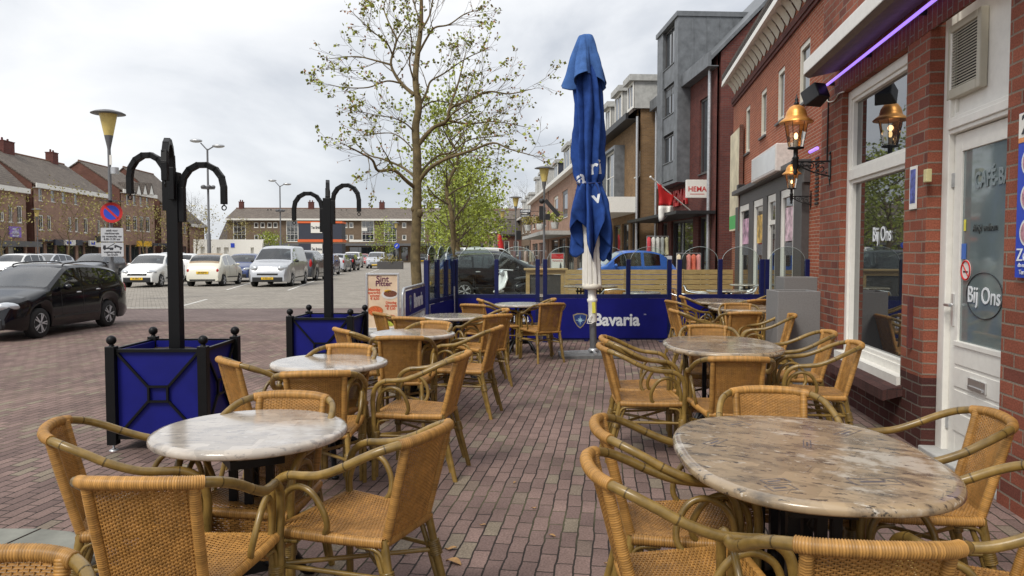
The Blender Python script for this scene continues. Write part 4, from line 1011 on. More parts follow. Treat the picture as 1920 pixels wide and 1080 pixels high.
yb = cy_(1910, 300, 2.245); t = thing('menu_sign', 'tall blue price sign with round pictures on the right brick pier', 'sign', (2.255, 0, 0), -pi/2)
zt_, zb_ = cz_(1908, 217, 2.26), cz_(1908, 520, 2.26)
b = MB(); b.box(-yb, -yb+.75, -.012, .012, zb_, zt_); p = b.build('board', MT['signblue'], t)
hs = zt_-zb_; fy = lambda y: zt_-(y-217)/303*hs
b = MB(); b.box(-yb+.002, -yb+.748, -.015, -.012, zt_-.15*hs, zt_-.002); b.build('white_band', MT['white'], p); b = MB(); b.box(-yb+.002, -yb+.748, -.015, -.012, zt_-.18*hs, zt_-.151*hs); b.build('orange_band', mat('pale_orange', (.75, .3, .1), .5), p)
text('2', .17*hs, MT['darkletter'], p, frame((-yb+.07, -.017, fy(241)), (1, 0, 0), (0, 0, 1))); text('Zo', .11*hs, MT['letter'], p, frame((-yb+.08, -.017, fy(479)), (1, 0, 0), (0, 0, 1))); text('de eerste', .035*hs, MT['letter'], p, frame((-yb+.1, -.017, fy(497)), (1, 0, 0), (0, 0, 1))); text('Terras', .04*hs, MT['letter'], p, frame((-yb+.1, -.017, fy(510)), (1, 0, 0), (0, 0, 1)))
for i in range(3):
    z = fy(309+i*64); r1 = .085*hs; r2 = .066*hs; b = MB(); b.prism([(-yb+.12+r1*cos(2*pi*k/24), z+r1*sin(2*pi*k/24)) for k in range(24)], -.016, -.012, 'y'); r_ = b.build('round_picture', MT['white'], p)
    b = MB(); b.prism([(-yb+.12+r2*cos(2*pi*k/24), z+r2*sin(2*pi*k/24)) for k in range(24)], -.019, -.016, 'y'); b.build('picture_print', mat('picture_print', (.5, .25, .3), .5, var=.6, scale=30), r_)

# ---------------- the orange brick shop behind (facade X = 3.7) ----------------
Y0, Y1 = 8.85, 24.3
SHP = thing('shop_building', 'orange brick shop with white scalloped eaves and a dark framed shop front', 'building', (OX, 0, 0), -pi/2)
oy = lambda px: cy_(px, 476, OX)
zf = 2.86; ys = [oy(1516), oy(1392)]
zs_ = .25
ups = []
for a, c, t_, bt_ in ((1396, 1402, 200, 287), (1424, 1432, 168, 255), (1455, 1465, 128, 226), (1495, 1511, 76, 190)):
    m_ = (a+c)/2; ya_, yb_ = oy(a), oy(c); zc = (cz_(c, t_, OX), cz_(c, bt_, OX)); ups.append((-ya_-.12, -yb_+.05, zc[1], zc[0]))
b = MB(); wall_front(b, -Y1, -Y0, 0, 6.75, ups+[(-ys[1], -ys[0], 0, zf)], rev=.1)
b.add([(-Y1, 0, 0), (-Y1, 6, 0), (-Y1, 6, 6.75), (-Y1, 0, 6.75)], [(0, 1, 2, 3)])
b.build('brick_wall', MT['brickorange'], SHP, fix=False)
b = MB(); zl = 6.27; b.box(-Y1, -Y0, -.08, -.001, zl-.12, zl+.02); b.box(-Y1, -Y0, -.05, -.001, zl-.2, zl-.12); b.build('brick_ledge', MT['brickhema'], SHP)
for a, c, d, e in ups:
    window(SHP, a, c, d, e, y=.02, fw=.1, m='cream', sm='darkframe', depth=.09)
# eaves with a row of rounded brackets
ez = 6.62; ex = -.36
b = MB(); b.prism([(ex-.04, ez+.05), (ex-.02, ez+.22), (ex+.06, ez+.25), (0, ez+.25), (0, ez+.16), (ex+.03, ez+.12), (ex+.03, ez+.05)], -Y1+.1, -Y0, 'x'); ev = b.build('eaves_gutter', MT['white'], SHP)
b = MB(); y = -Y1+.35
while y < -Y0:
    rows = []
    for i in range(7):
        q = i/6; x = -.02+(ex+.05)*q; z = ez+.15-.38*(1-q)**1.6
        rows.append([(y-.27*0+.42*(k/8-.5), x, z+.0-.0+.1*(1-sin(pi*k/8))*(1-q*.5)) for k in range(9)])
    b.grid(rows, True); y += .5
b.build('soffit_bracket', MT['cream'], ev, fix=False)
b = MB(); b.prism([(ex-.02, ez+.25), (5.5, ez+4.3), (5.5, ez+4.5), (ex-.02, ez+.42)], -Y1, -Y0, 'x'); b.build('roof', MT['roofdark'], SHP)
# shop front
b = MB(); b.box(-ys[1]-.08, -ys[0]+.05, -.12, .0, zf-.02, zf+.3); b.box(-ys[1]-.16, -ys[0]+.08, -.3, -.0, zf+.301, zf+.42); fa = b.build('shop_fascia', MT['darkframe'], SHP, bevel=.01)
pil = [(1387, 1394), (1413, 1421), (1440, 1448), (1465, 1473), (1500, 1516)]
for i, (a, c) in enumerate(pil):
    b = MB(); b.box(-oy(a), -oy(c), -.14, .12, 0, zf-.022); b.build('pilaster', MT['darkframe'], SHP, bevel=.006)
for i in range(4):
    a, c = -oy(pil[i][1])+.003, -oy(pil[i+1][0])-.003
    window(SHP, a, c, .28, zf-.03, y=-.11, fw=.16, m='white', sill=False, zsplit=[2.2] if i == 2 else None, name='shop_window', depth=.08, bar=.1)
    if i in (0, 1, 3):
        b = MB(); b.box(a+.25, c-.16, -.075, -.0725, 1.75, 2.45); b.build('window_poster', mat('window_print_%d' % i, ((.5, .3, .4), (.55, .35, .08), (.6, .4, .45))[i if i < 2 else 2], .5, var=.8, scale=5), SHP)
        b = MB(); b.box(a+.25, c-.16, -.075, -.0725, 1.45, 1.72); b.build('window_print_band', mat('window_dark_print', (.12, .12, .13), .5, var=.9, scale=30), SHP)
b = MB(); b.box(-ys[1]-.05, -ys[0], -.05, .0, 0, .275); b.build('stall_riser', MT['white'], SHP)
ysg = (cy_(1455, 268, 3.3), cy_(1409, 300, 3.3)); t = thing('light_box_sign', 'blank white light box sign above the dark shop front', 'sign', (3.3, 0, 0), -pi/2)
z1_, z0_ = cz_(1455, 268, 3.3), cz_(1455, 320, 3.3); b = MB(); b.box(-ysg[1], -ysg[0], 0, .39, z0_, z1_); bx_ = b.build('case', mat('pinkish_white_case', (.66, .6, .56), .4), t, bevel=.02)
b = MB(); b.box(-ysg[1]+.05, -ysg[0]-.05, -.006, 0, z0_+.05, z1_-.05); b.build('front_panel', mat('milky_acrylic', (.6, .6, .57), .12, var=.12, scale=2, spec=.7), bx_)
t = thing('wall_banner', 'tall pale vertical banner with a green foot on the far end of the shop wall', 'banner', (3.6, 0, 0), -pi/2)
ya_, yb_ = cy_(1371, 300, 3.6), cy_(1389, 300, 3.6); zt_, zb_ = cz_(1389, 238, 3.6), cz_(1389, 430, 3.6)
b = MB(); b.box(-ya_, -yb_, -.03, .05, zb_, zt_); p = b.build('cloth', mat('banner_print', (.62, .55, .38), .6, var=.35, scale=1.5), t); b = MB(); b.box(-ya_+.02, -yb_-.02, -.034, -.03, zb_+.05, zb_+.45); b.build('green_foot', MT['green'], p)
b = MB(); b.box(-yb_, -yb_+.05, -.05, .06, zb_-.05, zt_+.05); b.build('frame', MT['brickred'], p)
P = wx(1389, 352, 3.55); b = MB(); b.box(P.x-.1, P.x+.1, P.y-.16, P.y+.1, P.z-.1, P.z+.08, None); b.bar((P.x+.1, P.y, P.z), (3.7, P.y, P.z-.1), .04, .04); tag(b.build('floodlight', MT['plastic'], bevel=.01), 'small black floodlight at the far end of the shop fascia', 'floodlight')
P = wx(1525, 280, OX); b = MB(); b.tube([(OX-.12, P.y-.25, P.z-.08), (OX-.12, P.y-.75, P.z-.08)], .03, 8); tag(b.build('violet_lamp', MT['neon']), 'short violet tube light on the set-back brick wall', 'light')
# tall grey planters
def tall_planter(P, w, h, label, rz):
    t = thing('tall_planter', label, 'planter', P, rz, 'tall grey planters by the shop front'); b = MB(); k = .03; a = w/2
    b.box(-a, a, -a, -a+k, 0, h); b.box(-a, a, a-k, a, 0, h); b.box(-a, -a+k, -a+k, a-k, 0, h); b.box(a-k, a, -a+k, a-k, 0, h); b.build('pot', MT['greyplanter'], t, bevel=.006)
    b = MB(); b.box(-a+k, a-k, -a+k, a-k, h-.2, h-.1); b.build('soil', MT['soil'], t); return t
tall_planter((2.05, 8.95, 0), .47, 1.06, 'tall grey square planter, front one, against the end of the cafe wall', .08)
tall_planter((2.84, 12.2, 0), .5, 1.12, 'tall grey square planter, rear one, in front of the shop window', .06)
P = wx(1533, 340, OX); t = thing('air_vent', 'narrow slatted black air vent in the set-back brick wall', 'vent', (OX-.005, P.y, P.z), -pi/2)
b = MB()
for i in range(12): z = -.42+i*.075; b.box(-.11, .11, -.02, 0, z, z+.035)
b.build('slat', MT['plastic'], t)
# ---------------- cars ----------------
def interp(pts, x):
    if x <= pts[0][0]: return pts[0][1]
    for (a, b_), (c, d) in zip(pts, pts[1:]):
        if x <= c: return b_+(d-b_)*((x-a)/(c-a) if c > a else 0)
    return pts[-1][1]
def smooth_pts(pts): return [(v.x, v.z) for v in spline([(a, 0, b) for a, b in pts], 5)]
SPECS = {
 'hatch': dict(L=3.65, W=1.62, H=1.49, rw=.29, ax=(.68, 3.02), top=[(0, .52), (.06, .68), (.25, .82), (.85, .98), (1.0, 1.03), (1.55, 1.40), (1.95, 1.48), (2.7, 1.485), (3.2, 1.43), (3.42, 1.28), (3.58, .98), (3.62, .8), (3.65, .55)], belt=[(0, .62), (.9, .93), (2.4, .98), (3.3, 1.03), (3.65, .9)], ws=(1.02, 1.56), rear=(3.24, 3.5), sw=[(1.32, 2.0), (2.07, 2.75), (2.82, 3.12)]),
 'small': dict(L=3.55, W=1.62, H=1.49, rw=.28, ax=(.68, 2.98), top=[(0, .5), (.05, .68), (.3, .85), (.85, .97), (1.0, 1.02), (1.5, 1.40), (1.9, 1.485), (2.5, 1.47), (2.95, 1.36), (3.25, 1.1), (3.42, .92), (3.52, .75), (3.55, .5)], belt=[(0, .62), (.9, .92), (2.4, .94), (3.1, .96), (3.55, .8)], ws=(1.02, 1.5), rear=(2.75, 3.2), sw=[(1.28, 2.2), (2.3, 2.85)]),
 'estate': dict(L=4.25, W=1.66, H=1.49, rw=.31, ax=(.82, 3.30), top=[(0, .48), (.04, .66), (.2, .80), (.95, .97), (1.12, 1.02), (1.85, 1.42), (2.2, 1.485), (2.9, 1.475), (3.5, 1.41), (3.85, 1.28), (4.12, .98), (4.22, .8), (4.25, .5)], belt=[(0, .6), (1.0, .93), (2.5, 1.0), (3.8, 1.06), (4.25, .9)], ws=(1.15, 1.86), rear=(3.72, 4.06), sw=[(1.55, 2.25), (2.32, 2.98), (3.05, 3.66)]),
 'van': dict(L=4.4, W=1.83, H=1.85, rw=.32, ax=(.9, 3.6), top=[(0, .55), (.05, .8), (.25, 1.0), (.85, 1.16), (1.0, 1.2), (1.6, 1.70), (1.95, 1.82), (2.6, 1.85), (3.9, 1.84), (4.2, 1.79), (4.33, 1.5), (4.38, 1.0), (4.4, .5)], belt=[(0, .75), (.9, 1.08), (2.4, 1.13), (4.4, 1.13)], ws=(1.02, 1.62), rear=(4.22, 4.34), sw=[(1.32, 2.05), (2.15, 3.0)]),
 'suv': dict(L=4.45, W=1.82, H=1.68, rw=.35, ax=(.88, 3.5), top=[(0, .58), (.05, .8), (.25, .95), (1.05, 1.1), (1.2, 1.14), (1.85, 1.56), (2.25, 1.665), (3.2, 1.66), (3.85, 1.58), (4.15, 1.3), (4.32, 1.08), (4.4, .9), (4.45, .55)], belt=[(0, .72), (1.0, 1.04), (2.5, 1.1), (4.0, 1.16), (4.45, 1.0)], ws=(1.22, 1.86), rear=(3.9, 4.22), sw=[(1.58, 2.3), (2.38, 3.15), (3.22, 3.78)]),
 'mpv': dict(L=4.4, W=1.78, H=1.62, rw=.31, ax=(.85, 3.5), top=[(0, .52), (.05, .75), (.3, .92), (.8, 1.06), (.95, 1.1), (1.75, 1.5), (2.2, 1.61), (3.2, 1.61), (3.9, 1.54), (4.15, 1.3), (4.33, 1.0), (4.4, .5)], belt=[(0, .68), (.9, 1.0), (2.5, 1.05), (4.0, 1.1), (4.4, 1.0)], ws=(.98, 1.76), rear=(3.95, 4.2), sw=[(1.4, 2.1), (2.18, 3.0), (3.07, 3.8)]),
}
def car(kind, paint, label, loc, yaw, scale=1., roof=None, plate=None, group=None, rails=False, lights='both'):
    "local: nose towards -y; length along y; origin on the ground at the middle"
    S = SPECS[kind]; Lc, Wd, rw = S['L'], S['W'], S['rw']; t = thing('parked_car', label, 'van' if kind == 'van' else 'car', loc, yaw, group)
    top = smooth_pts(S['top']); belt = S['belt']; ra = rw+.055
    xs = sorted({0, Lc, *[Lc*i/46 for i in range(47)], *[w for p in S['sw'] for w in p], *S['ws'], *S['rear'], *[a+s*ra for a in S['ax'] for s in (-1, -.92, -.75, -.5, -.2, .2, .5, .75, .92, 1)]})
    xs = [x for i, x in enumerate(xs) if i == 0 or x-xs[i-1] > .012]
    sec = []
    for x in xs:
        zt = interp(top, x); zb = min(interp(belt, x), zt-.03); zl = .2+.06*max(0, 1-x/.3)+.08*max(0, 1-(Lc-x)/.3)
        for a in S['ax']:
            if abs(x-a) < ra: zl = max(zl, rw+sqrt(max(0, ra*ra-(x-a)**2))*.98)
        f = 1-.20*max(0, 1-x/.55)**2.2-.14*max(0, 1-(Lc-x)/.5)**2.2; w = Wd/2*f
        zm = zl+(zb-zl)*.55 if zl < zb-.05 else zb-.03
        zl = min(zl, zb-.06); zm = max(min(zm, zb-.02), zl+.02); gh = zt-zb
        hw = lambda z: w*.965-max(0, z-zb)*.30
        if gh > .1:
            top4 = [(hw(zb+.025), zb+.025), (hw(zt-.07), zt-.07), (hw(zt-.02)-.055, zt-.015), ((hw(zt)-.05)*.55, zt+.012), (0, zt+.018)]
        else:
            top4 = [(w*.95, zb+gh*.3), (w*.90, zb+gh*.65), (w*.80, zb+gh*.9), (w*.45, zt+.01), (0, zt+.016)]
        p = [(0, min(zl, .24)+.02), (w*.86, min(zl, .24)+.02) if zl < .5 else (w*.5, .3), (w*.95, zl), (w*.995, zl+(zm-zl)*.4), (w, zm), (w*.985, zm+(zb-zm)*.6), (w*.965, zb)]+top4
        sec.append((x, p, gh, zt))
    n = len(sec[0][1]); G = {k: MB() for k in ('body', 'windscreen', 'rear_window', 'roof')}; sides = {(s, i): MB() for s in (-1, 1) for i in range(len(S['sw']))}
    for s in (-1, 1):
        for k in range(len(sec)-1):
            xm = (sec[k][0]+sec[k+1][0])/2
            for j in range(1, n-1):
                q = [(s*sec[k][1][j][0], sec[k][0]-Lc/2, sec[k][1][j][1]), (s*sec[k+1][1][j][0], sec[k+1][0]-Lc/2, sec[k+1][1][j][1]), (s*sec[k+1][1][j+1][0], sec[k+1][0]-Lc/2, sec[k+1][1][j+1][1]), (s*sec[k][1][j+1][0], sec[k][0]-Lc/2, sec[k][1][j+1][1])]
                tgt = G['body']
                if j == 7 and sec[k][2] > .14:
                    for i, (a, c) in enumerate(S['sw']):
                        if a <= xm <= c: tgt = sides[(s, i)]
                if j >= 9:
                    if S['ws'][0] < xm < S['ws'][1]: tgt = G['windscreen']
                    elif S['rear'][0] < xm < S['rear'][1]: tgt = G['rear_window']
                    elif roof and S['ws'][1] < xm < S['rear'][1]+.1: tgt = G['roof']
                tgt.add(q, [(0, 1, 2, 3) if s > 0 else (3, 2, 1, 0)], True)
    for k in (0, -1):
        p = sec[k][1]; y = sec[k][0]-Lc/2; ring = [(a, y, b_) for a, b_ in p[1:]]+[(-a, y, b_) for a, b_ in reversed(p[1:-1])]
        G['body'].add(ring, [tuple(range(len(ring)))], False)
    def fin(b, nm, m, par):
        o = b.build(nm, m, par, uv=False, fix=False); bm = bmesh.new(); bm.from_mesh(o.data); bmesh.ops.remove_doubles(bm, verts=bm.verts, dist=.0008); bmesh.ops.recalc_face_normals(bm, faces=bm.faces); bm.to_mesh(o.data); bm.free()
        o.data.set_sharp_from_angle(angle=R(32)); return o
    body = fin(G['body'], 'body', paint, t); fin(G['windscreen'], 'windscreen', MT['carglass'], t)
    if G['rear_window'].f: fin(G['rear_window'], 'rear_window', MT['carglass'], t)
    if G['roof'].f: fin(G['roof'], 'soft_roof', roof, t)
    for (s, i), b in sides.items():
        if b.f: fin(b, 'side_window', paint if (kind == 'van' and i > 0) else MT['carglass'], t)
    b = MB(); zs_ = interp(belt, 1.8)-.35
    for ys_, sx in ((S['sw'][0][1]-.15, (-.36, .36)), (min(S['sw'][-1][1], S['sw'][0][1]+.95)-.2, (-.38, 0, .38))):
        for x in sx: b.box(x-.22, x+.22, ys_-.06-Lc/2, ys_+.07-Lc/2, zs_, zs_+.5); b.box(x-.11, x+.11, ys_-.02-Lc/2, ys_+.07-Lc/2, zs_+.53, zs_+.68)
    b.box(-Wd*.42, Wd*.42, S['ws'][0]+.1-Lc/2, S['ws'][0]+.45-Lc/2, .6, interp(belt, S['ws'][0])-.02); b.box(-Wd*.43, Wd*.43, S['ws'][0]-Lc/2, S['rear'][0]-Lc/2, .5, .62); b.build('interior', MT['asph'], t, bevel=.03, uv=False)
    b = MB(); b.box(-Wd*.40, Wd*.40, .25-Lc/2, Lc/2-.25, .24, .55); b.build('underbody', MT['asph'], t)
    for a in S['ax']:
        for s in (-1, 1):
            c = (s*(Wd/2-.115), a-Lc/2, rw); M = Matrix.Translation(c) @ Matrix.Rotation(pi/2, 4, 'Y')
            b = MB(); b.lathe([(rw*.64, -.10), (rw*.93, -.10), (rw, -.075), (rw, .075), (rw*.93, .1), (rw*.64, .1)], 28, M=M); wl_ = b.build('wheel', MT['tyre'], t, uv=False)
            b = MB(); q = s*.088
            b.lathe([(rw*.66, q-.03*s), (rw*.66, q+.012*s), (rw*.60, q+.012*s), (rw*.60, q-.03*s)], 28, M=M, cap=False)
            for i in range(5):
                w = 2*pi*i/5+.3
                for d_ in (-.16, .16): b.bar(M @ Vector((cos(w)*rw*.08, sin(w)*rw*.08, q)), M @ Vector((cos(w+d_)*rw*.62, sin(w+d_)*rw*.62, q)), .045 if rw > .2 else .03, .02)
            b.lathe([(rw*.16, q-.02*s), (rw*.16, q+.012*s)], 14, M=M); b.build('rim', MT['rim'], wl_, uv=False)
            b = MB(); b.lathe([(rw*.62, -.02*s+.0), (rw*.62, q-.035*s)], 20, M=M); b.build('brake_disc', MT['asph'], wl_, uv=False)
    # front: lights, grille, lower intake, plate
    zb0 = interp(top, .22); fw = Wd/2
    def front_y(x, z):
        "surface y of the nose near height z"
        for k in range(len(sec)):
            if sec[k][1][6][1] >= z-.02 and sec[k][1][6][0] >= abs(x): return sec[k][0]-Lc/2
        return -Lc/2+.1
    zh = zb0-.13
    for s in (-1, 1):
        b = MB(); M = Matrix.Translation((s*fw*.70, -Lc/2+.17, zh)) @ Matrix.Rotation(s*.55, 4, 'Z') @ Matrix.Rotation(-.35, 4, 'X'); b.sph((0, 0, 0), (fw*.27, .12, .10 if kind != 'van' else .15), 16, 8, M); h = b.build('headlight', MT['headlamp'], t, uv=False)
        b = MB(); b.sph((0, -.045, 0), (.05, .06, .05), 10, 6, M); b.build('lens', MT['rim'], h, uv=False)
        b = MB(); zt_ = interp(belt, Lc)-.02
        hh = .17 if kind not in ('van', 'mpv', 'suv') else .24
        b.sph((s*fw*.80, Lc/2-.10, zt_-.03 if kind != 'small' else .72), (.085 if kind != 'small' else .07, .075, hh if kind != 'small' else .1), 12, 8); b.build('tail_light', MT['tail'], t, uv=False)
        xm = S['sw'][0][0]+.02; zm_ = interp(belt, xm)+.06; b = MB(); b.sph((s*(fw+.08), xm-Lc/2, zm_), (.095, .055, .065), 12, 8); b.bar((s*(fw-.06), xm-Lc/2+.02, zm_-.03), (s*(fw+.04), xm-Lc/2, zm_-.02), .04, .03); b.build('mirror', MT['plastic'] if kind in ('van', 'small') and paint is MT['silver'] else paint, t, uv=False)
        for a, c in S['sw'][:2 if kind not in ('small', 'van') else 1]:
            x = c-.12; z = interp(belt, x)-.1; b = MB(); b.sph((s*(fw*.985), x-Lc/2, z), (.022, .09, .017), 10, 6); b.build('door_handle', paint if paint is not MT['cblack'] else MT['rim'], t, uv=False)
        b = MB(); x0 = S['sw'][0][0]-.02
        for x in [S['sw'][0][0]-.04]+[c+.035 for a, c in S['sw'][:2]]:
            z0_, z1_ = .32, interp(belt, x)-.01; b.tube([(s*(fw*.992+.001), x-Lc/2, z0_+.1), (s*(fw+.001), x-Lc/2, (z0_+z1_)/2), (s*(fw*.968+.001), x-Lc/2, z1_)], .005, 4)
        b.bar((s*fw*.997, S['ax'][0]+ra+.05-Lc/2, .40), (s*fw*.997, S['ax'][1]-ra-.05-Lc/2, .42), .012, .05); b.build('door_seam', MT['plastic'], t, uv=False)
    yf = -Lc/2-.004; w0 = fw*.5
    b = MB(); b.box(-w0*1.0, w0*1.0, yf-.006, yf+.2, .53, .62); b.build('grille', MT['plastic'], t, bevel=.02)
    b = MB(); b.box(-w0*1.45, w0*1.45, yf-.012, yf+.3, .24, .46); b.build('bumper_intake', MT['plastic'], t, bevel=.03)
    b = MB(); b.box(-.26, .26, yf-.03, yf-.0125, .35, .455); pl = b.build('number_plate', MT['plate'], t)
    if plate and plate[0] == 'f': text(plate[1:], .1, MT['darkletter'], pl, frame((0, yf-.032, .402), (1, 0, 0), (0, 0, 1)), bold=.002)
    yr = Lc/2; zr = .76 if kind in ('small', 'hatch', 'estate') else .82
    b = MB(); b.box(-.26, .26, yr-.03, yr+.012, zr-.055-.22, zr+.055-.22) if kind != 'small' else b.box(-.26, .26, yr-.05, yr+.012, .58, .69); pl = b.build('number_plate', MT['plate'], t)
    if plate and plate[0] == 'r': text(plate[1:], .1, MT['darkletter'], pl, frame((0, yr+.014, .635), (-1, 0, 0), (0, 0, 1)), bold=.002)
    b = MB(); b.box(-fw*.72, fw*.72, yr-.2, yr+.006, .25, .36); b.build('rear_bumper', MT['plastic'], t, bevel=.03)
    if rails:
        for s in (-1, 1):
            xa, xb = S['ws'][1]+.1, S['rear'][0]-.02; zz = interp(top, xa)
            b = MB(); b.tube(spline([(s*fw*.66, xa-Lc/2, zz-.03), (s*fw*.665, xa+.12-Lc/2, zz+.045), (s*fw*.66, (xa+xb)/2-Lc/2, S['H']+.055), (s*fw*.655, xb-.12-Lc/2, S['H']+.03), (s*fw*.65, xb-Lc/2, S['H']-.06)], 5), .016, 6); b.build('roof_rail', MT['plastic'], t, uv=False)
    if scale != 1: t.scale = (scale,)*3
    return t
FACE, AWAY = SANG, SANG+pi      # nose towards the camera / away from it
def park(px, py, kind, paint, label, yaw, side=0., **k):
    "px: middle of the nearest end; py: its ground line"
    dep = FPX*HC/(py-476); Lh = SPECS[kind]['L']/2*k.get('scale', 1.)
    P = CP((px-960)/FPX*dep, dep); d = Vector((-sin(SANG), cos(SANG), 0)); P = P+d*Lh
    k.pop('dummy', 0)
    return car(kind, paint, label, (P.x, P.y, 0), yaw, group='cars parked round the square', **k)
car('estate', MT['cblack'], 'black estate car with roof rails and alloy wheels, nearest car at the left edge', (-10.76, 12.86, 0), .11, .86, rails=True, group='cars parked round the square')
park(256, 540, 'hatch', MT['cwhite'], 'white hatchback facing the camera behind the no parking sign', FACE, plate='f14-SRK-7')
park(379, 538, 'small', MT['ccream'], 'cream small car with a tan soft top, seen from behind', AWAY, roof=MT['softtop'], plate='r24-RZP-8')
park(501, 539, 'van', MT['silver'], 'silver delivery van facing the camera with black lower bumper', FACE, plate='fV-931-LX')
park(440, 530, 'hatch', MT['cnavy'], 'dark blue hatchback between the cream car and the silver van', FACE)
park(333, 529, 'hatch', MT['cwhite'], 'white car with red tail lights, half hidden by the planter pole', AWAY)
park(145, 527, 'estate', MT['cgrey'], 'dark grey estate car just behind the black estate', FACE)
park(50, 522, 'estate', MT['silver'], 'silver estate car behind the black estate at the left edge', FACE)
park(-8, 528, 'hatch', MT['cwhite'], 'pale car cut by the left edge of the photo', FACE)
park(300, 509, 'mpv', MT['silver'], 'silver people carrier, its roof showing above the white hatchback', FACE)
park(556, 528, 'suv', MT['cgrey'], 'dark grey car right behind the silver van', AWAY)
park(574, 520, 'small', MT['cwhite'], 'white small rounded car to the right of the silver van', FACE)
park(600, 517, 'hatch', MT['cnavy'], 'dark blue hatchback left of the rear planter pole', FACE)
park(628, 511, 'hatch', MT['silver'], 'silver hatchback seen from behind, right of the rear planter pole', AWAY)
park(647, 508, 'hatch', MT['cblack'], 'black hatchback seen from behind in the distant row', AWAY)
park(655, 503, 'suv', MT['cwhite'], 'white off-roader facing the camera in the distant row', FACE)
park(676, 499, 'hatch', MT['cred'], 'red hatchback in the distant row', FACE)
park(702, 504, 'suv', MT['silver'], 'silver off-roader facing the camera, right end of the distant row', FACE)
park(722, 499, 'hatch', MT['cblack'], 'black hatchback behind the silver off-roader', FACE)
park(792, 494, 'hatch', MT['cblack'], 'small dark car far off, right of the big tree trunk', FACE)
park(822, 492, 'mpv', MT['silver'], 'silver car far off behind the left windscreen', FACE)
def side_car(px, dep, kind, paint, label, yaw, scale=1.):
    P = CP((px-960)/FPX*dep, dep); return car(kind, paint, label, (P.x, P.y, 0), yaw, scale, group='cars beyond the terrace')
side_car(925, 24.5, 'estate', MT['cblack'], 'black car seen from the side behind the glass windscreen', SANG+pi/2+.25)
side_car(922, 30, 'mpv', MT['cgrey'], 'dark grey people carrier behind the black car', SANG+pi/2+.2)
side_car(922, 44, 'van', MT['cwhite'], 'white van parked far behind the dark people carrier', SANG+pi/2+.4)
side_car(1168, 27.6, 'small', MT['cblue'], 'bright blue small car behind the wooden slat fence', SANG-pi/2+.06, 1.08)
# scooter
P = CP((968-960)/FPX*21.5, 21.5); t = thing('motor_scooter', 'white and black motor scooter parked behind the glass windscreen', 'scooter', P, SANG-.95)
for y in (-.62, .62):
    b = MB(); M = Matrix.Translation((0, y, .22)) @ Matrix.Rotation(pi/2, 4, 'Y'); b.lathe([(.13, -.05), (.2, -.05), (.22, -.02), (.22, .02), (.2, .05), (.13, .05)], 22, M=M); w_ = b.build('wheel', MT['tyre'], t, uv=False); b = MB(); b.lathe([(.135, -.03), (.135, .03)], 18, M=M); b.build('rim', MT['rim'], w_, uv=False)
b = MB(); b.grid([[(s*w_, y, z) for s in (-1, -.6, 0, .6, 1)] for w_, y, z in ((.06, -.75, .42), (.2, -.6, .55), (.22, -.5, .8), (.12, -.46, 1.0))]); o = b.build('front_shield', MT['cwhite'], t, uv=False); m_ = o.modifiers.new('t', 'SOLIDIFY'); m_.thickness = .03
b = MB(); b.sph((0, .42, .5), (.2, .5, .22), 16, 10); b.box(-.16, .16, -.45, .1, .27, .33); b.build('body', MT['cblack'], t, bevel=.02, uv=False)
b = MB(); b.sph((0, .35, .76), (.16, .42, .07), 14, 8); b.build('seat', MT['plastic'], t, uv=False)
b = MB(); b.tube([(-.33, -.38, 1.02), (-.15, -.46, 1.03), (.15, -.46, 1.03), (.33, -.38, 1.02)], .018, 6); b.tube([(0, -.46, 1.0), (0, -.62, .25)], .03, 8); b.build('handlebar', MT['rim'], t, uv=False)
b = MB(); b.sph((0, -.54, .95), (.09, .06, .09), 12, 8); b.build('headlight', MT['headlamp'], t, uv=False)
for s in (-1, 1):
    b = MB(); b.tube([(s*.2, -.44, 1.03), (s*.32, -.45, 1.22)], .006, 5); b.sph((s*.33, -.45, 1.25), (.05, .015, .035), 10, 6); b.build('mirror', MT['cblack'], t, uv=False)
b = MB(); b.sph((0, -.64, .42), (.07, .2, .06), 12, 6); b.build('mudguard', MT['cwhite'], t, uv=False)
# ---------------- houses on the left of the square (facades in the plane u = -46) ----------------
UL = -46.
def lv(px, y=476): return us(px, y, UL)[0]
def lz(px, y): return us(px, y, UL)[1]
def left_house(px0, px1, ez, label, wins, grounds, rm='roof', wm='brickpink', D=10.5, chim=(), eave='white', rise=4.0, name='row_house', du=0., eh=.5):
    v0, v1 = lv(px0), lv(px1); W = v1-v0
    ws = [win(lv((a+c)/2)-v0, lz((a+c)/2, d), max(.7, (lv(c)-lv(a))*.9), lz((a+c)/2, e)-lz((a+c)/2, d), **k) for a, c, e, d, k in wins]
    gs = [(max(.2, lv(a)-v0), min(W-.2, lv(c)-v0), .15, 2.7) for a, c in grounds]
    return house(name, label, 'house', SP(UL+du, v0), SANG+pi/2, W, D, ez, ez+rise, wm, 'brickred', rm, ws, gs, group='brick houses on the left of the square', eave=eave, chim=chim, eh=eh), v0, v1
k2 = dict(nx=2, fw=.12)
h1, a, b_ = left_house(-90, 51, lz(50, 362)+.4, 'brick house cut by the left edge, with a purple board on its front', [(3, 10, 397, 415, k2), (18, 27, 384, 417, k2), (34, 45, 386, 418, k2), (-22, -8, 384, 416, k2), (-60, -45, 384, 416, k2)], [(-60, -20), (-10, 12), (16, 46)], rise=5.0)
v0 = a
pb = MB(); x0, x1 = lv(17)-v0, lv(39)-v0; pb.box(x0, x1, -.12, -.02, lz(28, 445), lz(28, 425)); pp = pb.build('purple_board', MT['purple'], h1)
for i, s in enumerate(('mode', 'stoffen', 'wonen')): text(s, .42, MT['letter'], pp, frame(((x0+x1)/2, -.13, lz(28, 429.5+i*6)), (1, 0, 0), (0, 0, 1)), bold=.01)
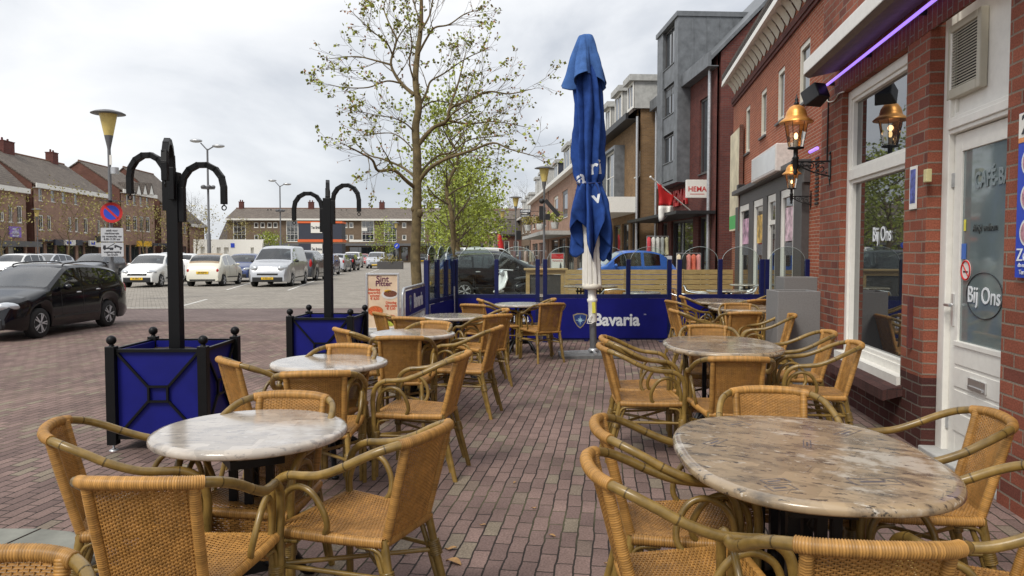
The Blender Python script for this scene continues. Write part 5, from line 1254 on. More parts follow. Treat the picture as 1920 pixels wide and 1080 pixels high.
pb = MB(); pb.box(.2, b_-a-.1, -1.6, -.03, lz(40, 463), lz(40, 453)); pb.build('canopy', MT['greymetal'], h1)
h2, a, b_ = left_house(66, 203, lz(66, 352)+.4, 'tall brick house with a long white eaves board and four narrow top windows', [(75, 83, 354, 377, {}), (98, 106, 357, 379, {}), (118.5, 126.5, 360, 381, {}), (141.5, 148.5, 363, 384, {}),
   (74, 84, 403, 432, k2), (90, 98.5, 404, 432, k2), (129.5, 136.5, 407, 434, k2), (142, 149, 408, 435, k2), (158.5, 167, 409, 437, k2), (184, 190, 413, 438, k2), (196, 201, 413, 438, k2)],
   [(75, 83), (88, 103), (107, 126), (130, 142), (147, 157), (160, 186)], chim=[(4.2, 2.0), (13.5, 1.2)], rise=3.7)
v0 = a
pb = MB(); pb.box(.3, b_-a-.2, -.7, -.02, 2.85, 3.0); pb.build('canopy', MT['greymetal'], h2)
for x0, x1, y0, y1, m_, s, tm in ((107, 127, 450, 460, 'white', '', None), (154, 166, 451, 461, 'white', '', None), (167, 189, 443, 454, 'plastic', 'optiek', 'letter'), (166, 180, 455, 463, 'white', '', None), (129, 140, 450, 460, 'navygrey', '', None), (88, 103, 449, 460, 'navygrey', '', None)):
    p0, p1 = lv(x0)-v0, lv(x1)-v0; q = MB(); zc = ((x0+x1)/2); q.box(p0, p1, -.95, -.75, lz(zc, y1), lz(zc, y0)); o = q.build('shop_sign', MT[m_], h2)
    if x0 in (107, 154):
        q = MB(); q.box(p0+.3, p0+1.2, -.97, -.95, lz(zc, y1)+.15, lz(zc, y0)-.15); q.build('sign_print', MT['signblue'], o)
h3, a, b_ = left_house(229, 291, lz(229, 362)+.4, 'brick house with four pointed white gablets and four tall windows', [(239, 244, 364, 384, {}), (251.5, 257.5, 365, 385.5, {}), (264, 269, 366, 387, {}), (276, 281, 367, 388.5, {}), (237.5, 246.5, 404, 433, k2), (251, 259.5, 405, 433, k2), (263, 271, 406, 434, k2), (274.5, 283, 407, 435, k2)], [(236, 244), (246, 262), (264, 274), (277, 289)], rise=3.6)
v0 = a
for px in (241.5, 254.5, 266.5, 278.5):
    q = MB(); x = lv(px)-v0; z = lz(px, 365); q.prism([(x-.75, z), (x+.75, z), (x, z+1.4)], -.62, -.3, 'y'); q.build('gablet', MT['white'], h3); q = MB(); q.prism([(x-.95, z), (x, z+1.65), (x, z+1.42), (x-.78, z)], -.66, 1.2, 'y'); q.prism([(x+.95, z), (x+.78, z), (x, z+1.42), (x, z+1.65)], -.66, 1.2, 'y'); q.build('gablet_roof', MT['roofdark'], h3)
q = MB(); q.box(lv(246)-v0, lv(272)-v0, -.95, -.75, lz(259, 462), lz(259, 452)); q.build('shop_sign', MT['yellow'], h3); q = MB(); q.box(lv(276)-v0, b_-a+4, -.95, -.75, lz(284, 461), lz(284, 456)); q.build('shop_sign', MT['navygrey'], h3)
h4, a, b_ = left_house(303, 352, 9.2, 'brick house partly hidden by the black hook pole of the front planter', [(335, 341, 415, 438, k2), (345, 350, 417, 438, k2), (318, 324, 413, 436, k2)], [(306, 330), (333, 350)], rise=5.0)
h5, a, b_ = left_house(356, 384, 6.4, 'low brick cottage with a chimney behind the young trees', [(362, 368, 452, 463, k2)], [(372, 382)], rise=4.6, chim=[(1.5, 1.4)])
b = house('row_house', 'low house with a mossy dark roof left of the long apartment block', 'house', SP(-49, 150), SANG, 16, 10, 4.2, 8.0, 'brickpink', 'brickred', 'roofdark', [win(3, 1.5, 1.4, 1.4), win(9, 1.5, 1.4, 1.4)], eave='white', eh=.3)
# ---------------- long apartment block across the square ----------------
VB = 130.
def bu(px, y=476): return vsx(px, y, VB)[0]
def bz(px, y): return vsx(px, y, VB)[1]
u0 = bu(427); W = bu(1000)-u0
ws = []
for a, c in ((437.5, 461.5), (537, 560), (678, 702), (720, 744), (786, 797), (815, 838), (880, 902)):
    ws.append(win((bu(a)+bu(c))/2-u0, bz((a+c)/2, 453.5), bu(c)-bu(a), bz((a+c)/2, 413.5)-bz((a+c)/2, 453.5), nx=3 if c-a > 14 else 1, zs=[bz(a, y) for y in (425.5, 435, 439.5, 449)], fw=.14, sill=False))
for px in (481, 493, 506, 517, 648, 659, 758, 769-600+0 if False else 858, 868):
    for y0, y1 in ((417, 427), (440, 450)): ws.append(win(bu(px)-u0, bz(px, y1), .75, bz(px, y0)-bz(px, y1), fw=.13))
gr = [(bu(a)-u0, bu(c)-u0, .3, 2.7) for a, c in ((440, 470), (475, 515), (520, 555), (655, 705), (719, 748), (752, 765), (800, 850), (858, 905))]
BL = house('apartment_block', 'long three storey brick apartment block with shops, across the car park', 'apartment block', SP(u0, VB), SANG, W, 11, bz(500, 410), bz(500, 387.5)-.15, 'bricktan', 'brickred', 'roof', ws, gr, eave='white', eh=.3, chim=[(bu(436)-u0, .7), (bu(572)-u0, .9), (bu(710)-u0, .9), (bu(802)-u0, .9)], rov=.6)
q = MB(); q.box(-.2, W, -2.2, -.02, bz(500, 461), bz(500, 456.5)); q.build('shop_canopy', MT['greymetal'], BL)
q = MB(); q.box(bu(659)-u0, bu(684)-u0, -2.3, -2.21, bz(670, 454), bz(670, 450)); o = q.build('shop_sign', MT['white'], BL); q = MB(); q.box(bu(678.5)-u0, bu(689)-u0, -.1, .06, bz(684, 433), bz(684, 427)); q.build('window_banner', MT['white'], BL)
for px in (497, 503, 637, 646):
    q = MB(); q.tube([(bu(px)-u0, 2.2, 9.2), (bu(px)-u0, 2.2, bz(px, 393))], .12, 6); q.build('roof_vent', MT['plastic'], BL)
# site cabin with orange bands, white hoarding walls
P0 = vsx(560, 470, 100); P1 = vsx(641, 470, 100); zt = vsx(600, 415, 100)[1]; zm = vsx(600, 453, 100)[1]
t = thing('site_cabin', 'stacked dark site cabins with orange bands and white boards', 'site cabin', SP(P0[0], 100), SANG); Wc = P1[0]-P0[0]
q = MB(); q.box(0, Wc, 0, 3, zm+.3, zt-.25); q.box(0, Wc, .05, 3, .2, zm-.25); q.build('wall', MT['navygrey'], t)
q = MB(); q.box(-.1, Wc+.1, -.08, 3.1, zt-.249, zt); q.box(-.1, Wc+.1, -.08, 3.1, zm-.05, zm+.299); q.build('band', MT['orange'], t)
for z in ((zm+zt)/2-.1, zm-1.6):
    q = MB(); q.box(Wc*.29, Wc*.55, -.1, -.01, z-.1, z+1.3); o = q.build('white_board', MT['white'], t); text('Ten Brinke', .5, MT['darkletter'], o, frame((Wc*.42, -.105, z+.6), (1, 0, 0), (0, 0, 1)), bold=.02, sx=.6)
for pa, pb_ in ((363, 492),):
    A = vsx(pa, 470, 97)[0]; B = vsx(pb_, 470, 97)[0]; z = vsx(400, 449, 97)[1]; Wd = B-A
    t = thing('unfinished_wall', 'bare white walls of an unfinished building behind the parked cars', 'wall', SP(A, 97), SANG)
    f = lambda px: vsx(px, 470, 97)[0]-A
    q = MB(); wall_front(q, 0, Wd, 0, z, [(f(376), f(384), 0, 2.4), (f(406), f(414), 0, 2.3), (f(420), f(429), 0, 2.3), (f(470), f(476), 0, 2.3)], rev=.4); q.box(0, Wd, .4, .6, 0, z-.01); q.build('shell', MT['white'], t, fix=False)
    q = MB(); q.box(f(433), f(440), -.06, -.01, vsx(436, 464, 97)[1], vsx(436, 456, 97)[1]); q.build('blue_notice', MT['signblue'], t)

# ---------------- street on the right ----------------
def right_house(u, v0, v1, He, rise, label, wins, grounds, wm, gm=None, rm='roofdark', D=11., eave='greymetal', eh=.25, group='houses along the shopping street', name='town_house', rov=.4, chim=()):
    W = v1-v0
    def lx(px): return v1-us(px, 476, u)[0]
    ws = []
    for a, c, e, d, k in wins:
        m = (a+c)/2; x0, x1 = lx(a), lx(c); z0, z1 = us(m, d, u)[1], us(m, e, u)[1]; ws.append(win((x0+x1)/2, z0, max(.5, x1-x0), z1-z0, **k))
    gs = [(lx(a), lx(c), .1, k) for a, c, k in grounds]
    t = house(name, label, 'building', SP(u, v1), SANG-pi/2, W, D, He, He+rise, wm, gm or wm, rm, ws, gs, eave=eave, eh=eh, rov=rov, group=group, chim=chim)
    return t, lx
UH = 9.2
hz = lambda px, y, u=UH: us(px, y, u)[1]
dk = dict(m='darkframe', fw=.08, sm='darkframe')
HM, hx = right_house(UH, us(1341, 476, UH)[0], 36.2, hz(1326, 118), 5.6, 'dark red brick shop building with a grey zinc bay and white sign', [(1309, 1328, 185, 325, dk)], [(1240, 1251, 2.95), (1258, 1299, 2.95), (1309, 1331, 2.95)], 'brickhema', rm='zinc', eave='zinc', eh=.5, rov=.3)
# zinc bay with windows and a dormer on top (local x from the far end, y negative towards the street)
xb0, xb1 = 36.2-34.3, 36.2-30.9; zb, zt = 4.6, hz(1280, 27, 8.95)
q = MB()
q.box(xb0, xb0+.95, -.55, -.004, zb, zt-.2); q.box(xb1-.55, xb1, -.55, -.004, zb, zt-.2); q.box(xb0, xb1, -.55, -.004, zb-.12, zb-.004); q.box(xb0-.06, xb1+.06, -.62, 6, zt-.199, zt)
q.box(xb0, xb0+.1, 0.1, 6, 8.6, zt-.2); q.box(xb1-.1, xb1, -.004+.004, 6, 8.6, zt-.2)
for i in range(9): q.box(xb1, xb1+.02, .1+i*.55, .13+i*.55, 8.9, zt-.2)
bay = q.build('zinc_bay', MT['zinc'], HM)
for z0, z1 in ((4.65, 6.65), (6.7, 8.75), (8.8, zt-.25)):
    window(bay, xb0+.96, xb1-.56, z0, z1, y=-.42, m='darkframe', nx=2, sill=False, fw=.06, name='bay_window')
    q = MB(); q.box(xb0+.96, xb1-.56, -.50, -.47, z0+.02, z0+.75); q.tube([(xb0+.96, -.5, z0+.8), (xb1-.56, -.5, z0+.8)], .035, 6); q.build('balustrade', MT['zinc'], bay)
q = MB(); q.box(0, 36.2-us(1341, 476, UH)[0], -1.5, -.01, 2.98, 3.1); q.build('canopy', MT['plastic'], HM)
text('HEMA', .95, MT['redletter'], HM, frame((hx(1274), -.06, hz(1274, 373)), (1, 0, 0), (0, 0, 1)), bold=.02, ext=.04, name='red_letters')
P = SP(UH, 28.55); t = thing('projecting_sign', 'white square sign with red capital letters beside the zinc bay', 'sign', (P.x, P.y, 0), SANG)
zc0, zc1 = vsx(1310, 371, 28.5)[1], vsx(1310, 337, 28.5)[1]; q = MB(); q.box(-.84, -.02, -.08, .08, zc0, zc1); bx_ = q.build('case', MT['white'], t, bevel=.01); text('HEMA', .27, MT['redletter'], bx_, frame((-.42, -.083, (zc0+zc1)/2-.02), (1, 0, 0), (0, 0, 1)), bold=.006); q = MB(); q.box(-.7, -.14, -.083, -.0805, zc0+.13, zc0+.155); q.build('underline', MT['redletter'], bx_)
q = MB(); q.box(-.02, 0, -.05, .05, zc0+.1, zc1-.1); q.build('bracket', MT['steel'], t)
# flag
t = thing('shop_flag', 'red and white flag on a slanting pole below the zinc bay', 'flag', SP(0, 0), SANG)
A = Vector((*[vsx(1298, 398, 30)[0], 30], vsx(1298, 398, 30)[1])); B = Vector((vsx(1220, 332, 29)[0], 29, vsx(1220, 332, 29)[1]))
q = MB(); q.tube([A, B], .025, 6); q.sph(B, .05, 8, 6); q.build('pole', MT['white'], t)
rows = []
f0 = B.lerp(A, .14); f1 = B.lerp(A, .55)
for i in range(13):
    s = i/12; base = f0.lerp(f1, s); drop = 1.55-.95*s; rows.append([base+Vector((.05*sin(s*9+j*.5)+.15*(j/10)*(1-s), .12*sin(s*11+j*.35)*(j/10), -drop*j/10)) for j in range(11)])
q = MB(); q.grid([r[:7] for r in rows]); o = q.build('cloth_red', MT['red'], t, uv=False); q = MB(); q.grid([r[6:] for r in rows]); q.build('cloth_white', MT['white'], o, uv=False)
for o_ in (o, o.children[0]): m_ = o_.modifiers.new('t', 'SOLIDIFY'); m_.thickness = .004
# brown brick building with three dormers
UB = 8.3
bzz = lambda px, y: us(px, y, UB)[1]
BR, bx2 = right_house(UB, 36.6, 50.5, bzz(1190, 209), 4.6, 'ochre brown brick building with three pale dormers and a white box canopy', [(1189.5, 1194, 285, 332, dict(fw=.09))], [(1141, 1146, 3.1), (1150, 1163, 3.1), (1166, 1178, 3.1), (1182, 1190, 3.1)], 'brickbrown', eave='plastic', eh=.3, rov=.55)
def dormer(parent, x0, x1, z0, z1, y0=-.1, dep=4.2, m='concrete', wn=2, fm='white'):
    q = MB(); q.box(x0, x1, y0+.09, y0+dep, z0, z1); o = q.build('dormer', MT[m], parent); q = MB(); q.box(x0-.15, x1+.15, y0-.2, y0+dep, z1+.001, z1+.3); q.build('dormer_roof', MT['concrete'], o)
    window(o, x0, x1, z0, z1, y=y0, nx=wn, fw=.12, sill=False, name='dormer_window'); return o
for a, c, y0, y1 in ((1185, 1196, 209, 160), (1161, 1174, 231, 180), (1143, 1152, 250, 207)):
    dormer(BR, bx2(a), bx2(c), bzz((a+c)/2, y0), bzz((a+c)/2, y1), y0=-.3)
x0, x1 = bx2(1146), bx2(1170); q = MB(); z0, z1 = bzz(1160, 378), bzz(1160, 285)
for a, c, d, e in ((x0, x1, z0-.15, z0), (x0, x1, z1, z1+.15), (x0, x0+.15, z0, z1), (x1-.15, x1, z0, z1)): q.box(a, c, -.55, -.003, d, e)
fz = q.build('projecting_frame', MT['zinc'], BR); window(fz, x0+.16, x1-.16, z0, z1, y=-.35, nx=3, nz=2, fw=.1, sill=False, name='framed_window')
q = MB(); q.box(bx2(1147), bx2(1196), -1.5, -.01, bzz(1170, 408)+.1, bzz(1170, 378)); q.build('box_canopy', MT['white'], BR)
for px in (1197, ): q = MB(); q.tube([(bx2(px), -.1, 0), (bx2(px), -.1, bzz(px, 220))], .07, 8); q.build('downpipe', MT['steel'], BR)
for x in (hx(1333), .1): q = MB(); q.tube([(x, -.12, 0), (x, -.12, hz(1333, 125))], .07, 8); q.build('downpipe', MT['steel'], HM)
q = MB(); q.box(bx2(1120), bx2(1133), -.8, -.6, 2.0, 2.35); q.build('red_board', MT['red'], BR)
# farther houses with flower balconies and dormers
UC = 7.8
czz = lambda px, y: us(px, y, UC)[1]
wk = dict(nx=1, fw=.12)
C1, cx1 = right_house(UC, 51, 73.5, czz(1058, 326), 4.2, 'brick house with white dormers and a balcony canopy behind the street lamp', [(1054, 1064, 357, 408, dict(nx=1, fw=.3, m='zinc')), (1038, 1046, 368, 424, dict(fw=.25, m='cream')), (1078, 1092, 352, 404, wk)], [(1034, 1046, 2.8), (1048, 1060, 2.8), (1062, 1076, 2.8), (1080, 1094, 2.8)], 'brickpink', eave='white', eh=.3)
for a, c, y0, y1, m in ((1052, 1058, 322, 282, 'concrete'), (1068, 1074, 306, 268, 'concrete'), (1034, 1037, 345, 311, 'navygrey')): dormer(C1, cx1(a), cx1(c)+1.6, czz((a+c)/2, y0), czz((a+c)/2, y1), y0=.2, m=m)
q = MB(); q.box(cx1(1020)+.2, cx1(1072), -2.3, -.01, 2.95, 3.25); q.build('canopy', MT['concrete'], C1)
C2, cx2 = right_house(UC, 74, 95, 8.0, 3.6, 'brick house with a pitched roof next to the hanging shop signs', [(1009, 1015, 395, 425, wk), (1019, 1024, 390, 424, dict(fw=.2, m='darkframe')), (998, 1003, 402, 430, wk)], [(998, 1008, 2.7), (1010, 1024, 2.7)], 'brickpink', rm='roof', eave='white')
for a in (1001, 1009, 1018): dormer(C2, cx2(a)-.5, cx2(a)+1.6, 8.3, 10.3, y0=.2)
C3, cx3 = right_house(UC, 96, 122, 6.9, 3.6, 'distant grey brick house at the end of the right row', [(985, 988, 418, 436, wk), (979, 982, 420, 438, wk), (972, 975, 424, 440, wk), (993, 995, 412, 436, wk)], [(972, 980, 2.6), (983, 992, 2.6)], 'bricktan', rm='roof', eave='white')
for a in (984, 977, 990): dormer(C3, cx3(a)-.5, cx3(a)+1.8, 7.2, 9.2, y0=.2)
house('town_house', 'low brick house with a broad tiled roof closing off the street', 'house', SP(2.6, 124), SANG+.02, 5.6, 11, 5.2, 8.8, 'brickpink', 'brickred', 'roof', [win(1.0, 1.0, .8, 3.0), win(2.2, 1.0, .8, 3.0), win(3.4, 1.0, .8, 3.0), win(4.6, 1.0, .8, 3.0)], eave='white', eh=.2)
house('town_house', 'small gabled brick house with a dark doorway at the street end', 'house', SP(4.6, 112), SANG-pi/2+pi/2, 3.4, 8, 4.4, 6.6, 'brickred', 'brickred', 'roofdark', [win(1.0, 1.2, .7, 2.2), win(2.4, 1.2, .7, 2.2)], [], eave='plastic', eh=.2)
house('town_house', 'brown house half hidden by the green trees at the street end', 'house', SP(-3, 140), SANG, 9, 10, 5.5, 9, 'bricktan', 'brickred', 'roofdark', [win(2, 1.2, 1.2, 1.6), win(6, 1.2, 1.2, 1.6)], eave='white', eh=.2)

# ---------------- street furniture ----------------
def cone_lamp():
    t = thing('street_lamp', 'x', 'street lamp', group='street lamps with yellow cone shades')
    q = MB(); q.lathe([(.09, 0), (.09, 1.2), (.06, 1.25), (.05, 4.3), (.05, 4.75)], 14); q.build('post', MT['greymetal'], t)
    q = MB(); q.lathe([(.05, 4.75), (.055, 4.8), (.13, 5.17)], 20); q.build('collar', MT['greymetal'], t)
    q = MB(); q.lathe([(.13, 5.17), (.26, 5.83)], 24); q.build('shade', MT['yellowlamp'], t)
    q = MB(); q.lathe([(.02, 5.98), (.2, 5.95), (.4, 5.9), (.50, 5.85), (.5, 5.835), (.25, 5.835)][::-1], 28); q.build('cap', MT['greymetal'], t)
    return t
LM = cone_lamp()
def put_lamp(px, py, label, first=False, zt=5.98):
    dep = (zt-HC)*FPX/(476-py); P = CP((px-960)/FPX*dep, dep)
    if first: LM.location = P; LM['label'] = label; return LM
    return dup(LM, P, rnd.random()*6, label)
put_lamp(210, 208, 'yellow cone street lamp above the no parking sign', True)
for px, py, l in ((1020, 312, 'yellow cone street lamp beside the parasol, with a camera on its post'), (967, 368, 'yellow cone street lamp by the hanging shop signs'), (942, 394, 'yellow cone street lamp in front of the tiled roof at the street end'), (928, 412, 'smallest yellow cone street lamp at the street end'), (743, 417, 'yellow cone street lamp in front of the apartment block, left of the big tree'), (731, 426, 'low yellow street lamp in front of the tall stair windows'), (653, 436, 'yellow street lamp to the right of the site cabins'), (72, 391, 'yellow cone street lamp by the brick houses at the left edge'), (388, 424, 'yellow cone street lamp behind the double floodlight mast')): put_lamp(px, py, l)
P = CP((1020-960)/FPX*38, 38); t = thing('street_banner', 'dark banner arm and camera clamped to the lamp post beside the parasol', 'banner', P, SANG)
q = MB(); q.bar((.06, 0, 4.2), (.75, -.1, 3.4), .12, .2); q.sph((-.12, 0, 4.15), .14, 10, 7); q.box(-.25, -.05, -.06, .06, 3.2, 3.9); q.box(.06, .3, -.06, .06, 3.2, 3.5); q.build('arm', MT['plastic'], t)
def flood_mast():
    t = thing('floodlight_mast', 'x', 'light mast', group='double headed floodlight masts'); q = MB(); q.lathe([(.14, 0), (.14, 3), (.09, 3.1), (.07, 9.5)], 14); q.build('post', MT['greymetal'], t)
    for s in (-1, 1):
        q = MB(); q.tube([(0, 0, 9.4), (s*.5, 0, 9.95 if s < 0 else 9.7)], .05, 6); a = q.build('arm', MT['greymetal'], t); q = MB(); q.sph((s*.85, 0, 10.12 if s < 0 else 9.72), (.48, .32, .15), 16, 8); q.build('lamp_head', MT['steel'], a)
    q = MB()
    for i in range(6): w = i*pi/3; q.sph((cos(w)*.4, sin(w)*.4, 6.6), (.18, .18, .14), 8, 5)
    q.lathe([(.5, 6.45), (.5, 6.5)], 14); q.build('floodlight_ring', MT['greymetal'], t); return t
FM = flood_mast()
for i, (px, py, l) in enumerate(((393, 265, 'tall double headed light mast with a ring of floodlights, nearer one'), (527, 339, 'double headed light mast in front of the apartment block, farther one'))):
    dep = (10.15-HC)*FPX/(476-py); P = CP((px-960)/FPX*dep, dep)
    if i == 0: FM.location = P; FM.rotation_euler = (0, 0, YAW); FM['label'] = l
    else: dup(FM, P, YAW+.1, l)
# no parking sign on the near lamp post
dep = (5.98-HC)*FPX/268-.2; P = CP((212-960)/FPX*dep, dep); t = thing('traffic_sign', 'round no parking sign with two market day plates, one showing a tow truck', 'traffic sign', P, YAW+.25)
zy = lambda y: HC+(476-y)*dep/FPX
k = dep/FPX
def disc_y(b, r, z, y0, y1, n=36): b.prism([(r*cos(2*pi*i/n), z+r*sin(2*pi*i/n)) for i in range(n)], y0, y1, 'y')
q = MB(); disc_y(q, 19*k, zy(399), -.02, 0); d_ = q.build('red_disc', MT['red'], t)
q = MB(); disc_y(q, 13.5*k, zy(399), -.024, -.02); q.build('blue_field', MT['signblue'], d_)
q = MB(); q.bar((-10*k, -.027, zy(389)), (10*k, -.027, zy(409)), .006, 4*k); q.build('red_bar', MT['red'], d_)
q = MB(); q.box(-19*k, 19*k, -.02, 0, zy(453), zy(427.5)); pl_ = q.build('text_plate', MT['signgrey'], t)
for i, s in enumerate(('geldt voor', 'marktterrein', 'op woensdag van', '6.00-13.30 uur')): text(s, 5.6*k, MT['darkletter'], pl_, frame((0, -.022, zy(432.5+i*5.4)), (1, 0, 0), (0, 0, 1)), sx=.85, bold=.002)
q = MB(); q.box(-19*k, 19*k, -.02, 0, zy(481), zy(455)); pl_ = q.build('tow_plate', MT['signgrey'], t)
for i, s in enumerate(('wegsleepregeling', 'van kracht')): text(s, 5.4*k, MT['darkletter'], pl_, frame((0, -.022, zy(472.5+i*5.2)), (1, 0, 0), (0, 0, 1)), sx=.8, bold=.002)
q = MB(); F = lambda x, y: (x*k, zy(y))
for poly in ([(-16, 465), (-11, 465), (-11, 460), (-15, 460)], [(-16, 467), (2, 467), (2, 464), (-16, 464.5)], [(-9, 464), (-7, 464), (5, 457), (4, 456)], [(2, 461), (16, 466), (17, 464), (11, 461), (6, 459)]): q.prism([F(*p) for p in poly], -.023, -.02, 'y')
for x, y in ((-13, 467.5), (-3, 467.5), (0, 467.5), (5, 463.5), (14, 467)): q.prism([(x*k+1.6*k*cos(i*pi/6), zy(y)+1.6*k*sin(i*pi/6)) for i in range(12)], -.024, -.0195, 'y')
q.build('tow_truck_symbol', MT['darkletter'], pl_)
q = MB(); q.box(-.01*k, 4*k, -.12, -.1, zy(311), zy(293)); q.build('small_plate', MT['white'], t)
q = MB(); q.lathe([(.12, zy(327)), (.12, zy(315))], 12, (7*k, 0, 0)); q.build('camera', MT['steel'], t)
q = MB(); q.lathe([(.36, 0), (.05, .03)], 14, (-1*k, .1, zy(377))); q.build('collar_disc', MT['plastic'], t)
# hanging shop signs
def hang_sign(px, py, w, h, dep, m, txt, tm, label, tri=False):
    P = dp(px, py, dep); k = dep/FPX; t = thing('hanging_sign', label, 'sign', P, SANG, None); b = MB()
    if tri: b.prism([(-w/2*k, h/2*k), (w/2*k, h/2*k), (0, -h/2*k)], -.05, .05, 'y')
    else: b.box(-w/2*k, w/2*k, -.05, .05, -h/2*k, h/2*k)
    p = b.build('board', MT[m], t); b = MB(); b.bar((w/2*k+.002, 0, 0), (w/2*k+.6, 0, 0), .04, .04); b.build('bracket', MT['plastic'], t)
    if txt: text(txt, h*.75*k, MT[tm], p, frame((0, -.055, 0), (1, 0, 0), (0, 0, 1)), bold=.01, sx=1.25)
hang_sign(985, 396, 20, 6.5, 58, 'navygrey', 'CASIO', 'letter', 'dark hanging sign with white capitals, topmost of the column'); hang_sign(985, 404.5, 19, 6, 58.2, 'greymetal', 'optiek', 'letter', 'grey hanging sign in the middle of the column'); hang_sign(985.5, 417, 17, 11, 58.1, 'white', '', '', 'white triangular hanging sign at the foot of the column', True)
hang_sign(972, 441, 10, 17, 60, 'plastic', '', '', 'black hanging banner with a red top by the lamp post')
P = dp(938, 452, 70); t = thing('beach_flag', 'tall red sail banner standing in the distant street', 'flag', (P.x, P.y, 0), SANG); q = MB(); rows = [[(-.28+.05*sin(z)+.0*z, 0, z), (.02+.3*min(1, (3.4-z)*.9), .05*sin(z*3), z)] for z in (.9, 1.4, 2.0, 2.6, 3.0, 3.3)]; q.grid(rows); o = q.build('cloth', MT['red'], t, uv=False); m_ = o.modifiers.new('t', 'SOLIDIFY'); m_.thickness = .01; q = MB(); q.tube([(-.3, 0, 0), (-.28, 0, 3.3)], .02, 6); q.build('pole', MT['steel'], t)
P = dp(712, 461, 60)
P = dp(744, 461, 75); t = thing('traffic_sign', 'round blue direction sign on a post in front of the shops', 'traffic sign', (P.x, P.y, 0), SANG); q = MB(); disc_y(q, .28, P.z, -.03, 0); q.build('disc', MT['signblue'], t); q = MB(); q.bar((-.12, -.04, P.z-.1), (.08, -.04, P.z+.12), .01, .07); q.build('white_arrow', MT['white'], t); q = MB(); q.tube([(0, .05, 0), (0, .05, P.z+.3)], .04, 6); q.build('post', MT['greymetal'], t)
# advertising board and racks on the far pavement
P = CP((1045-960)/FPX*24.5, 24.5); t = thing('pavement_board', 'red and white pavement board with a bottle picture behind the windscreen', 'menu board', P, SANG); q = MB()
zb_, zt_ = HC-(502-476)*24.5/FPX-.3, HC-(474-476)*24.5/FPX
q.box(-.23, .23, -.02, .02, zb_-.5, zt_); o = q.build('frame', MT['alu'], t); q = MB(); q.box(-.2, .2, -.026, -.02, zb_-.3, zt_-.03); o2 = q.build('sheet', MT['white'], o); q = MB(); q.box(-.198, .198, -.03, -.026, zt_-.2, zt_-.032); q.build('red_band', MT['red'], o2); text('Parfumerie', .075, MT['redletter'], o2, frame((0, -.031, zt_-.26), (1, 0, 0), (0, 0, 1))); q = MB(); q.lathe([(.03, 0), (.03, .12), (.012, .15), (.012, .2)], 10, (.1, -.04, zt_-.52)); q.build('bottle_picture', MT['darkletter'], o2)
def rack(px, py, dep, label, cols, w=.9, h=1.45):
    P = CP((px-960)/FPX*dep, dep); t = thing('clothes_rack', label, 'clothes rack', P, SANG, 'clothes racks outside the shops'); q = MB()
    for x in (-w/2, w/2): q.tube([(x, 0, 0), (x, 0, h)], .015, 6); q.bar((x, -.25, .02), (x, .25, .02), .03, .03)
    q.tube([(-w/2, 0, h), (w/2, 0, h)], .015, 6); q.build('frame', MT['steel'], t)
    for i, c in enumerate(cols):
        x = -w/2+.08+(w-.16)*i/max(1, len(cols)-1); q = MB(); q.grid([[(x+s*ww*.10, y*ww, z) for s, y in ((-1, 0), (0, -.22), (1, 0), (0, .22), (-1, 0))] for ww, z in ((.25, h-.03), (.9, h-.1), (.8, h-.4), (1.05, h-.75))]); q.build('garment', mat('garment_%d_%d' % (int(px), i), c, .9, var=.3), t, uv=False)
rack(1233, 480, 30.5, 'clothes rack with pale grey garments by the brown brick corner', [(.5, .05, .06), (.55, .55, .5), (.5, .5, .46), (.3, .32, .3), (.5, .47, .3)], h=2.2)
rack(1291, 500, 27.4, 'clothes rack with pink and coral coats behind the slat fence', [(.6, .5, .35), (.02, .02, .02), (.7, .25, .22), (.7, .16, .1), (.7, .3, .28)], h=1.5)
rack(975, 480, 50, 'distant clothes rack with mixed garments by the lamp post', [(.5, .5, .5), (.25, .12, .12), (.1, .1, .16), (.5, .35, .3), (.35, .3, .22)], w=1.6, h=1.7)
rack(1005, 480, 52, 'distant clothes rack with brown garments under the canopy', [(.2, .12, .08), (.4, .35, .3), (.15, .13, .12), (.35, .2, .15)], w=1.4, h=1.7)
for i, (px, l) in enumerate(((1242, 'small white price board by the pale garments'), (1254, 'small grey price board by the pale garments'))):
    P = CP((px-960)/FPX*29.8, 29.8); q = MB(); q.box(P.x-.12, P.x+.12, P.y-.02, P.y+.02, 1.05, 1.4); q.box(P.x-.01, P.x+.01, P.y-.01, P.y+.01, 0, 1.049); tag(q.build('price_board', MT['white'] if i == 0 else MT['signgrey']), l, 'sign')
# plants on the balcony canopy of the far house
for i, (px, r, l) in enumerate(((990, .5, 'round clipped plant pot at the left end of the balcony canopy'), (1012, .4, 'pale stacked flower pots on the balcony canopy'), (1040, .6, 'bushy potted plant on the balcony canopy beside the lamp post'))):
    dep = 58-i*2.5; P = CP((px-960)/FPX*dep, dep, 3.26); t = thing('potted_plant', l, 'potted plant', P); q = MB(); q.lathe([(.22, 0), (.3, .45), (.27, .45)], 12); q.build('pot', MT['concrete'], t)
    q = MB()
    for j in range(160):
        w, v = rnd.random()*6.3, rnd.random(); c = Vector((cos(w)*r*sqrt(v), sin(w)*r*sqrt(v), .5+rnd.random()*r*1.2)); a = Vector((rnd.gauss(0, 1), rnd.gauss(0, 1), rnd.gauss(0, 1))).normalized()*.1; b2 = a.orthogonal().normalized()*.06; q.add([c-a, c+b2, c+a, c-b2], [(0, 1, 2, 3)])
    q.build('leaves', MT['leaf3'] if i != 2 else MT['leaf'], t, uv=False, fix=False)

